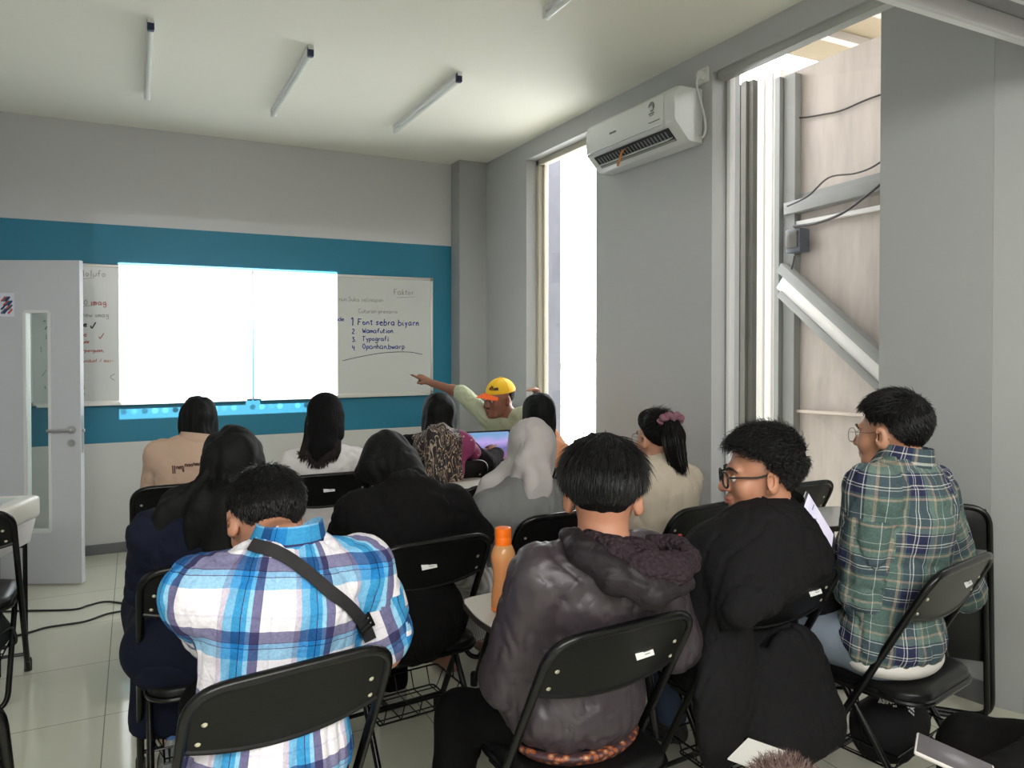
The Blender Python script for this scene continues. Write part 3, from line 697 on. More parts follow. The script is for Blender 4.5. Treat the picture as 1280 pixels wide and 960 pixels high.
def chair_meshes():
    D = {}
    mb = MB()
    pts = fillet([(-HWC, fz(0.012), 0.012), (-HWC, fz(TOPZ), TOPZ), (HWC, fz(TOPZ), TOPZ), (HWC, fz(0.012), 0.012)], 0.085, 8)
    mb.tube(pts, 0.0125, 12); mb.tube([(-HWC, fz(0.10), 0.10), (HWC, fz(0.10), 0.10)], 0.008, 8); D['main_frame'] = (mb.mesh('main_frame'), M_BLK)
    mb = MB()
    pts = fillet([(-HWC + .028, 0.075, 0.43), (-HWC + .028, -0.215, 0.012), (HWC - .028, -0.215, 0.012), (HWC - .028, 0.075, 0.43)], 0.07, 7)
    mb.tube(pts, 0.0115, 12)
    for s in (-1, 1): mb.box((s * (HWC - .014), 0.02, 0.425), (0.006, 0.16, 0.03), bev=0.002)
    D['rear_frame'] = (mb.mesh('rear_frame'), M_BLK)
    # back panel: curved sheet with a bowed lower edge
    V = []; F = []; nx, nz = 22, 8
    for j in range(nz + 1):
        for i in range(nx + 1):
            x = -HWC + 0.004 + (2 * HWC - 0.008) * i / nx; e = abs(x) / HWC
            zlo = TOPZ - 0.178 + 0.03 * e ** 2; zhi = TOPZ - (0.0 if e < .6 else 0.085 * (1 - math.sqrt(max(0, 1 - ((e - .6) / .4) ** 2))))
            z = zlo + (zhi - zlo) * j / nz
            V.append((x, fz(z) - 0.004 - 0.030 * (1 - e * e) * (1 - 0.8 * j / nz), z))
    V = np.array(V)
    for j in range(nz):
        for i in range(nx): k = j * (nx + 1) + i; F.append((k, k + 1, k + nx + 2, k + nx + 1))
    m2 = len(V); V2 = V + np.array([0, 0.008, 0]); mb = MB()
    F2 = [tuple(q + m2 for q in f)[::-1] for f in F]
    per = [i for i in range(nx + 1)] + [j * (nx + 1) + nx for j in range(1, nz + 1)] + [nz * (nx + 1) + i for i in range(nx - 1, -1, -1)] + [j * (nx + 1) for j in range(nz - 1, 0, -1)]
    F3 = [(per[i], per[(i + 1) % len(per)], per[(i + 1) % len(per)] + m2, per[i] + m2) for i in range(len(per))]
    mb.add(np.concatenate([V, V2]), F + F2 + F3)
    mb.tube(V[:nx + 1] + (0, 0.004, -0.002), 0.0075, 8)
    D['back_panel'] = (mb.mesh('back_panel'), M_PANEL)
    D['_panel_y'] = lambda x, z: fz(z) - 0.004 - 0.030 * (1 - (x / HWC) ** 2) * (1 - 0.8 * max(0, min(1, (z - (TOPZ - .178)) / .178)))
    mb = MB(); mb.lathe([(0.0001, 0.0035), (0.0045, 0.003), (0.007, 0.0), (0.0072, -0.004)], n=14, R=rotx(math.pi / 2)); D['rivet'] = (mb.mesh('rivet'), M_RIVET)
    # seat: padded, rounded
    mb = MB()
    def rr(w, y0, y1, r, n=8):
        out = []
        for cx, cy, a0 in ((w - r, y1 - r, 0), (-w + r, y1 - r, 90), (-w + r, y0 + r, 180), (w - r, y0 + r, 270)):
            for k in range(n + 1): a = math.radians(a0 + 90 * k / n); out.append((cx + r * math.cos(a), cy + r * math.sin(a)))
        return np.array(out)
    rings = []
    for ins, z in ((0.012, 0.418), (0.0, 0.424), (0.0, 0.448), (0.004, 0.455), (0.03, 0.466), (0.08, 0.469)):
        rg = rr(0.205, -0.19, 0.205, 0.085); c = np.array([0, 0.0075]); sc = 1 - ins / 0.2; rings.append(np.c_[(rg - c) * sc + c, np.full(len(rg), z)])
    k = len(rings[0]); V = np.concatenate(rings); F = []
    for i in range(len(rings) - 1):
        for j in range(k): F.append((i * k + j, i * k + (j + 1) % k, (i + 1) * k + (j + 1) % k, (i + 1) * k + j))
    F.append(tuple(range(k))[::-1]); F.append(tuple((len(rings) - 1) * k + j for j in range(k)))
    mb.add(V, F); D['seat'] = (mb.mesh('seat', 45), M_VINYL)
    mb = MB(); rg = rr(0.207, -0.192, 0.207, 0.087); mb.tube(np.c_[rg, np.full(len(rg), 0.424)], 0.009, 8, closed=True); D['seat_rim'] = (mb.mesh('seat_rim'), M_BLK)
    mb = MB()
    mb.lathe([(0.0165, 0), (0.0165, 0.05), (0.0135, 0.06)], n=12); D['rubber_foot'] = (mb.mesh('rubber_foot'), M_RUB)
    # wire basket under the seat
    mb = MB(); z0, z1 = 0.17, 0.235
    for zz, ins in ((z1, 0), (z0, 0.03)):
        q = [(-.185 + ins, -.11 + ins, zz), (.185 - ins, -.11 + ins, zz), (.185 - ins, .15 - ins, zz), (-.185 + ins, .15 - ins, zz), (-.185 + ins, -.11 + ins, zz)]
        mb.tube(fillet(q, 0.02, 4), 0.0035, 6)
    for i in range(5):
        x = -.14 + .07 * i; mb.tube([(x, -.11, z1), (x, -.08, z0), (x, .12, z0), (x, .15, z1)], 0.0025, 6)
    for i in range(3):
        y = -.05 + .07 * i; mb.tube([(-.185, y, z1), (-.155, y, z0), (.155, y, z0), (.185, y, z1)], 0.0025, 6)
    for s in (-1, 1): mb.tube([(s * .185, .0, z1), (s * .195, .02, 0.42)], 0.003, 6)
    D['wire_basket'] = (mb.mesh('wire_basket'), M_BLK)
    # writing tablet
    def tablet(s):
        pl = [(-.24, .30), (-.05, .27), (.16, .28), (.25, .33), (.27, .42), (.22, .53), (.06, .58), (-.16, .57), (-.29, .50), (-.31, .40)]
        pl = smooth_path(np.array(pl + pl[:1]), 5)[:-1]
        return pl
    pl = tablet(1); mb = MB(); mb.prism(pl, 0.727, 0.729 + .016); D['writing_tablet'] = (mb.mesh('writing_tablet', 30), M_EDGE)
    plj = smooth_path(np.array([(-.150, .385), (-.172, .24), (-.155, .115), (-.06, .10), (.08, .115), (.22, .16), (.285, .26), (.25, .39), (.10, .425), (-.11, .422), (-.150, .385)]), 5)[:-1]; cj = plj.mean(0)
    mb = MB(); mb.prism(plj, 0.727, 0.745); D['tablet_board_j'] = (mb.mesh('writing_tablet', 30), M_EDGE)
    mb = MB(); mb.prism((plj - cj) * 0.985 + cj, 0.7445, 0.7475); D['tablet_top_j'] = (mb.mesh('tablet_top', 30), M_TABLET)
    c = pl.mean(0); mb = MB(); mb.prism((pl - c) * 0.985 + c, 0.7445, 0.7475); D['tablet_top'] = (mb.mesh('tablet_top', 30), M_TABLET)
    mb = MB(); mb.tube(fillet([(HWC, -0.08, 0.44), (HWC + .02, 0.0, 0.705), (HWC - .02, 0.30, 0.715), (HWC - .06, 0.44, 0.718)], 0.06, 6), 0.0115, 10); mb.box((0.12, 0.43, 0.72), (0.2, 0.03, 0.012)); D['tablet_arm'] = (mb.mesh('tablet_arm'), M_BLK)
    # sticker
    mb = MB(); mb.box((0, 0, 0), (0.062, 0.0015, 0.026)); D['sticker'] = (mb.mesh('sticker'), M_STICK)
    mb = MB()
    rnd = random.Random(2)
    for i in range(3): mb.box((0.008, -0.001, 0.007 - 0.006 * i), (0.026 - 0.004 * i, 0.0008, 0.0018))
    D['sticker_print'] = (mb.mesh('sticker_print'), M_PRINT)
    return D
CM = chair_meshes()


def chair(px, d, yaw, label, sticker=(0.04, -0.075), basket=True, tablet=False, at_xy=None, group='black folding chairs', name='folding_chair', mir=False):
    """px, d: where the middle of the back stands; yaw 0 faces the whiteboards"""
    a = math.radians(yaw); R = rotz(a)
    if at_xy is None:
        p = P(px, 430, d); p = p + R @ np.array([0, 0.235, 0])
    else: p = np.array([at_xy[0], at_xy[1], 0])
    e = empty(name, (p[0], p[1], 0), a, label, 'chair', group)
    for k in ('main_frame', 'rear_frame', 'seat'):
        o = link_mesh(k, CM[k][0], CM[k][1], e)
        if k == 'seat': link_mesh('seat_rim', *CM['seat_rim'], o)
    bp = link_mesh('back_panel', *CM['back_panel'], e)
    for x, z in ((-.185, .765), (-.193, .715), (.185, .765), (.193, .715)):
        link_mesh('rivet', *CM['rivet'], bp, (x, CM['_panel_y'](x, z) + 0.001, z))
    if sticker:
        x, z = sticker[0], TOPZ + sticker[1]
        s = link_mesh('sticker', *CM['sticker'], bp, (x, CM['_panel_y'](x, z) - 0.001, z)); s.rotation_euler = (-0.42, 0, 0.09)
        # print sits on the sticker
        me = CM['sticker_print']
        q = link_mesh('sticker_print', *me, bp, (x, CM['_panel_y'](x, z) - 0.0012, z)); q.rotation_euler = (-0.42, 0, 0.09)
    for s in (-1, 1):
        f = link_mesh('rubber_foot', *CM['rubber_foot'], e, (s * HWC, fz(0.0), 0.0))
        f = link_mesh('rubber_foot', *CM['rubber_foot'], e, (s * (HWC - 0.10), -0.215, -0.0005)); f.scale = (1.0, 1.0, 0.5)
    if basket: link_mesh('wire_basket', *CM['wire_basket'], e)
    if tablet:
        sfx = '_j' if mir else ''; o = link_mesh('writing_tablet', *CM['tablet_board_j' if mir else 'writing_tablet'], e); link_mesh('tablet_top', *CM['tablet_top' + sfx], o); link_mesh('tablet_arm', *CM['tablet_arm'], e)
    return e


CH = {}
CH['C'] = chair(372, 1.60, 8, 'black folding chair under the man in the blue plaid shirt, nearest the camera', sticker=None)
CH['J'] = chair(786, 1.834, 3, 'black folding chair with white sticker behind the man in the purple-black hooded jacket', sticker=(0.075, -0.09), tablet=True, mir=True)
CH['L'] = chair(998, 2.27, 3, 'black folding chair of the curly-haired man, partly covered by his black shirt tail', sticker=(0.12, -0.085), tablet=True)
CH['M'] = chair(1211, 2.36, 10, 'black folding chair of the man in the green plaid shirt, bag on its basket', sticker=(0.06, -0.075), tablet=True, mir=True)
CH['B'] = chair(272, 2.36, 0, 'black folding chair of the woman in navy dress and black hijab', sticker=None)
CH['E'] = chair(546, 2.62, 5, 'black folding chair behind the bent person in the plain black top', sticker=(-0.02, -0.085))
CH['I'] = chair(712, 3.05, 0, 'black folding chair of the person in grey hijab and grey sweater', sticker=None)
CH['K'] = chair(890, 3.2, 8, 'black folding chair of the woman with the ponytail and beige shirt', sticker=(0.0, -0.10))
CH['D'] = chair(412, 3.96, 0, 'black folding chair of the long-haired woman in the white shirt', sticker=(0.0, -0.08))
CH['F'] = chair(567, 4.36, 0, 'black folding chair of the person with the patterned scarf in front of the instructor', sticker=(0.03, -0.085))
CH['A'] = chair(228, 3.66, 0, 'black folding chair of the woman in the tan jacket by the door side', sticker=None)
CH['X1'] = chair(-70, 3.0, 0, 'black folding chair at the left edge with a dark bag in its basket', sticker=None)
CH['X2'] = chair(632, 3.68, 0, 'black folding chair with white tablet half hidden behind the grey sweater', sticker=None, tablet=True)
CH['X3'] = chair(848, 4.36, 0, 'empty black folding chair beyond the ponytail woman by the right wall', sticker=None)
CH['X4'] = chair(1006, 3.70, 0, 'empty black folding chair by the near window beyond the curly-haired man', sticker=None)
CH['H'] = chair(690, 4.12, 0, 'black folding chair under the person in the orange top by the far window', sticker=None)
CH['X5'] = chair(-192, 1.36, 0, 'black folding chair whose back corner shows at the lower left picture corner', sticker=None)
pg_ = P(640, 430, 5.25)
CH['G'] = chair(0, 0, 150, 'black folding chair under the instructor in the yellow cap', sticker=None, at_xy=(pg_[0] + 0.02, pg_[1] + 0.05))

# tablet chair turned to the window: only its tablet shows
def frame(e): return np.array(e.location), rotz(e.rotation_euler.z)
def on(e, p): o, R = frame(e); return o + R @ np.asarray(p, float)

# a folded chair leaning against the wall behind the man in green plaid
q = at_z(1222, 905, 0.0)
fc = empty('folding_chair', (3.02, 1.98, 0.0), math.radians(-48), 'folded black chair leaning against the grey wall behind the man in green plaid', 'chair', 'black folding chairs')
mb = MB()
pts = fillet([(-.2, -.02, .012), (-.2, .06, .86), (.2, .06, .86), (.2, -.02, .012), (-.2, -.02, .012)], 0.08, 7); mb.tube(pts, 0.0125, 10); mb.build('main_frame', M_BLK, fc)
mb = MB(); mb.tube(fillet([(-.175, .0, .52), (-.175, -.055, .012), (.175, -.055, .012), (.175, .0, .52)], 0.06, 6), 0.0115, 10); mb.build('rear_frame', M_BLK, fc)
MB().box((0, 0.02, 0.42), (0.38, 0.04, 0.38), R=rotx(math.radians(-6)), bev=0.018).build('seat', M_VINYL, fc)
MB().box((0, 0.055, 0.77), (0.38, 0.01, 0.17), R=rotx(math.radians(-6)), bev=0.004).build('back_panel', M_PANEL, fc)

# ------------------------------------------------------------------ bottles
def clear_plastic(name, col, al=0.35):
    t = NT(name); t.t.nodes.remove(t.b)
    tr = t.n('ShaderNodeBsdfTransparent'); tr.inputs[0].default_value = col
    df = t.n('ShaderNodeBsdfPrincipled'); df.inputs['Base Color'].default_value = col; df.inputs['Roughness'].default_value = 0.12
    nz = t.n('ShaderNodeTexNoise', i_Scale=8.0); bp = t.n('ShaderNodeBump', i_Strength=0.03); t.l(nz.outputs['Fac'], bp.inputs['Height']); t.l(bp.outputs[0], df.inputs['Normal'])
    mx = t.n('ShaderNodeMixShader'); mx.inputs[0].default_value = al; t.l(tr.outputs[0], mx.inputs[1]); t.l(df.outputs[0], mx.inputs[2]); t.l(mx.outputs[0], t.out.inputs[0])
    return t.m


TZ = 0.7475
def lp(pr, n=3): return [tuple(x) for x in smooth_path(np.array(pr), n)]
c = at_z(629, 763, TZ)
bt = empty('water_bottle', (c[0], c[1], TZ), 0, 'translucent orange drinking bottle with orange cap on the white tablet', 'bottle')
M_OR = clear_plastic('orange_plastic', rgb(250, 196, 136), 0.45)
MB().lathe(lp([(.030, 0), (.035, .006), (.036, .03), (.0345, .055), (.0295, .095), (.033, .13), (.0365, .155), (.0355, .175), (.028, .195), (.022, .203)]), n=28).build('bottle_body', M_OR, bt)
MB().lathe([(.029, 0.003), (.0335, .007), (.0345, .03), (.033, .055), (.028, .095), (.0315, .13), (.035, .150), (.0345, .158)], n=28).build('juice', clear_plastic('pale_drink', rgb(250, 214, 160), 0.35), bt)
cp = MB(); cp.lathe(lp([(.023, .198), (.0245, .202), (.0245, .222), (.0235, .2235), (.0245, .2255), (.0245, .246), (.023, .25), (.016, .2515)], 2), n=28); cp.box((0.0, .024, .228), (.012, .006, .02), bev=.002)
cp.build('bottle_cap', mat('orange_cap', rgb(248, 116, 24), 0.35), bt)
MB().lathe([(.031, .001), (.0362, .006), (.0364, .014)], n=28).build('bottle_base', mat('orange_base', rgb(246, 130, 50), 0.35), bt)

def pet_bottle(name, loc, label, capcol, h=0.2):
    e = empty(name, loc, 0, label, 'bottle')
    k = h / 0.2
    MB().lathe([(a_ * k, b_ * k) for a_, b_ in lp([(.022, 0), (.030, .004), (.031, .03), (.029, .04), (.031, .05), (.029, .06), (.031, .075), (.031, .12), (.028, .145), (.016, .172), (.012, .178)], 2)], n=22).build('bottle_body', clear_plastic('clear_pet', rgb(226, 232, 234), 0.28) if 'clear_pet' not in bpy.data.materials else bpy.data.materials['clear_pet'], e)
    MB().lathe([(.0145 * k, .176 * k), (.015 * k, .179 * k), (.015 * k, .192 * k), (.0125 * k, .195 * k)], n=20).build('bottle_cap', capcol, e)
    return e
p = P(850, 672, 2.75)
pet_bottle('water_bottle', (p[0], p[1], TZ), 'clear water bottle with red cap between the hooded jacket and the beige shirt', mat('red_cap', rgb(222, 60, 54), 0.4), 0.2 * (p[2] + 0.012 - TZ) / 0.195)
g = at_z(215, 992, 0.0)
pet_bottle('water_bottle', (g[0], g[1], 0), 'clear water bottle with blue cap on the floor beside the blue plaid man', mat('blue_cap', rgb(92, 128, 190), 0.4), 0.22)

# the red-capped bottle stands on the tablet of a chair hidden behind the hooded jacket
# ------------------------------------------------------------------ white machine on its stand at the left edge
m0 = P(-36, 640, 3.55)
wm = empty('white_machine', (m0[0], m0[1], 0.0), math.radians(-18), 'white plastic office machine with rounded edges on a white cloth-covered stand at the left edge', 'printer')
MB().box((0, 0, 0.735), (0.46, 0.36, 0.11), bev=0.022, seg=3).build('machine_body', mat('cream_plastic', rgb(226, 224, 216), 0.35), wm)
MB().box((0.02, -0.02, 0.792), (0.3, 0.2, 0.004), bev=0.001).build('top_panel', mat('grey_top_panel', rgb(196, 202, 202), 0.3), wm)
mb = MB(); mb.box((0.12, -0.1, 0.7955), (0.04, 0.02, 0.004)); mb.box((0.0, -0.02, 0.7955), (0.07, 0.012, 0.004)); mb.build('button', M_PRINT, wm)
MB().box((0.12, -0.181, 0.735), (0.06, 0.003, 0.012)).build('name_badge', mat('badge_brown', rgb(120, 100, 92), 0.5), wm)
cl = empty('stand', (m0[0], m0[1], 0.0), math.radians(-18), 'stand with a hanging white cloth and thin black legs carrying the white machine', 'table')
mb = MB(); V = []; F = []
for k, (zz, sx, sy) in enumerate(((0.679, .41, .32), (0.672, .42, .33), (0.56, .38, .30))):
    for (a_, b_) in ((-1, -1), (1, -1), (1, 1), (-1, 1)): V.append((a_ * sx / 2, b_ * sy / 2, zz))
for k in range(2):
    for i in range(4): F.append((k * 4 + i, k * 4 + (i + 1) % 4, k * 4 + 4 + (i + 1) % 4, k * 4 + 4 + i))
F += [(3, 2, 1, 0), (8, 9, 10, 11)]
mb.add(V, F).build('cloth', mat('white_cloth', rgb(222, 220, 222), 0.8, bump=0.2, bscale=30), cl)
mb = MB(); mb.tube([(-.17, -.13, .545), (.18, -.13, .545)], .011, 8); mb.tube([(-.17, .13, .545), (.18, .13, .545)], .011, 8)
mb.build('rail', M_BLK, cl)
for sx in (-1, 1):
    for sy in (-1, 1): MB().tube([(sx * .175, sy * .13, 0.0), (sx * .175, sy * .13, .56)], .011, 8).build('leg', M_BLK, cl)

# cables on the floor
M_CAB = mat('black_cable', rgb(34, 34, 36), 0.5)
def floor_cable(pix, r, label):
    pts = smooth_path([at_z(a_, b_, r) for a_, b_ in pix], 8); pts[:, 2] = r
    return tag(MB().tube(pts, r, 8).build('floor_cable', M_CAB), label, 'cable')
floor_cable([(-40, 766), (30, 763.5), (90, 762), (110, 757), (132, 752), (160, 755), (215, 763)], 0.006, 'farther of two black cables on the floor by the door')
floor_cable([(-30, 808), (35, 791), (60, 784), (105, 777), (135, 767), (165, 762), (215, 752)], 0.006, 'nearer of two black cables on the floor, rising toward the navy dress')

# ------------------------------------------------------------------ laptops
M_LAPD = mat('laptop_dark', rgb(40, 40, 44), 0.4); M_LAPS = mat('laptop_silver', rgb(168, 168, 172), 0.35, metal=0.5)
def screen_mat(name, kind):
    t = NT(name); tc = t.n('ShaderNodeTexCoord'); sp = t.n('ShaderNodeSeparateXYZ'); t.l(tc.outputs['Object'], sp.inputs[0])
    cr = t.n('ShaderNodeValToRGB'); e = cr.color_ramp.elements
    mr = t.n('ShaderNodeMapRange'); mr.inputs[1].default_value = 0.0; mr.inputs[2].default_value = 0.2; t.l(sp.outputs[2], mr.inputs[0])
    nz = t.n('ShaderNodeTexNoise', i_Scale=9.0); t.l(tc.outputs['Object'], nz.inputs['Vector'])
    ad = t.n('ShaderNodeMath', operation='MULTIPLY_ADD'); ad.inputs[1].default_value = 0.35 if kind == 'art' else 0.0
    t.l(nz.outputs['Fac'], ad.inputs[0]); t.l(mr.outputs[0], ad.inputs[2]); t.l(ad.outputs[0], cr.inputs[0])
    if kind == 'art':
        cols = [(0.0, rgb(110, 70, 110)), (0.35, rgb(130, 84, 124)), (0.55, rgb(92, 96, 150)), (0.8, rgb(170, 150, 210)), (1.0, rgb(110, 150, 190))]
    else: cols = [(0.0, rgb(196, 190, 206)), (0.5, rgb(206, 200, 216)), (0.8, rgb(190, 188, 210)), (1.0, rgb(214, 210, 224))]
    e[0].position, e[0].color = cols[0]; e[1].position, e[1].color = cols[-1]
    for p_, c_ in cols[1:-1]: q = e.new(p_); q.color = c_
    t.l(cr.outputs[0], t.b.inputs['Emission Color']); t.b.inputs['Emission Strength'].default_value = 0.8; t.b.inputs['Base Color'].default_value = (0.01, 0.01, 0.01, 1); t.b.inputs['Roughness'].default_value = 0.2
    return t.m


def laptop(loc, yaw, tilt, kind, label, body):
    """origin at the hinge line; the user sits at -y, lid leans back by tilt"""
    e = empty('laptop', loc, yaw, label, 'laptop')
    MB().box((0, -0.115, 0.009), (0.33, 0.23, 0.016), bev=0.005).build('base', body, e)
    mb = MB()
    for r_ in range(4):
        for c_ in range(12): mb.box((-.132 + .024 * c_, -0.05 - .024 * r_, 0.018), (.02, .02, .003))
    mb.build('keyboard', M_LAPD, e)
    MB().box((0, -0.185, 0.0175), (.1, .06, .001)).build('touchpad', M_LAPS if body is M_LAPD else M_LAPD, e)
    ld = MB().box((0, 0.004, 0.108), (0.33, 0.008, 0.215), bev=0.003).build('lid', M_LAPD, e); ld.location = (0, 0, 0.012); ld.rotation_euler = (-tilt, 0, 0)
    s = MB().box((0, 0, 0.1), (0.306, 0.001, 0.184)).build('screen', screen_mat('screen_' + kind, kind), ld); s.location = (0, -0.0012, 0.012)
    mb = MB()
    if kind == 'art': mb.box((0.02, -0.0012, 0.085), (0.09, 0.001, 0.007)); mb.box((0.05, -0.0012, 0.105), (0.04, 0.001, 0.01))
    else:
        mb.box((0.06, -0.0012, 0.15), (0.1, 0.001, 0.003)); mb.box((-0.05, -0.0012, 0.12), (0.06, 0.001, 0.003))
    b_ = mb.build('screen_text', mat('screen_text_' + kind, rgb(236, 226, 240) if kind == 'art' else rgb(90, 90, 120), 0.4), s)
    return e
# on the green plaid man's tablet
lc = at_z(1042, 678, .757); tp = lc - rotz(math.radians(38)) @ np.array([.16, 0, 0]) + np.array([.05, .03, 0])
lap1 = laptop((tp[0], tp[1], TZ), math.radians(38), math.radians(31), 'doc', 'open laptop with pale screen between the curly-haired man and the green plaid man', M_LAPS)
# in front of the patterned-scarf person
p = P(612, 580, 4.95)
ft = empty('small_table', (p[0] + 0.02, p[1] - 0.1, 0), 0, 'small table carrying the laptop in front of the instructor', 'table')
MB().box((0, 0, 0.735), (0.5, 0.36, 0.024), bev=0.006).build('table_top', M_TABLET, ft)
for sx in (-1, 1):
    for sy in (-1, 1): MB().tube([(sx * .21, sy * .14, 0), (sx * .21, sy * .14, .725)], .012, 8).build('leg', M_BLK, ft)
lap2 = laptop((p[0], p[1], TZ), math.radians(-6), math.radians(14), 'art', 'open laptop with a colourful screen in front of the instructor', M_LAPS)

# tablet with a grey box near the window, beyond the laptop
tz = at_z(1052, 648, TZ)
tt = empty('side_table', (tz[0] - 0.005, tz[1] + .06, 0), math.radians(-10), 'dark-edged grey side table behind the laptop near the window', 'table')
pl = smooth_path(np.array([(-.30, .0), (-.22, .13), (0, .17), (.22, .15), (.30, .0), (.22, -.13), (0, -.17), (-.22, -.14), (-.30, .0)]), 5)[:-1]
MB().prism(pl, .722, .744).build('table_edge', M_EDGE, tt); MB().prism(pl * .985, .744, .7475).build('table_top', mat('grey_laminate', rgb(176, 178, 176), 0.2), tt)
mb = MB(); mb.tube([(0, 0, 0.02), (0, 0, .725)], .02, 12); mb.build('column', M_BLK, tt)
mb = MB(); mb.lathe([(.15, 0), (.15, .012), (.03, .03)], n=24); mb.build('base', M_BLK, tt)
bx = at_z(1074, 648, TZ)
gb = empty('grey_box', (bx[0] + .03, bx[1] + .02, TZ), math.radians(-20), 'small pale grey box on the side table next to the green plaid shoulder', 'box')
MB().box((0, 0, .045), (.13, .1, .09), bev=.004).build('box_body', mat('box_grey', rgb(176, 178, 174), 0.6), gb)
MB().box((0, 0, .0905), (.132, .102, .004), bev=.001).build('box_lid', mat('box_lid_grey', rgb(192, 194, 190), 0.6), gb)

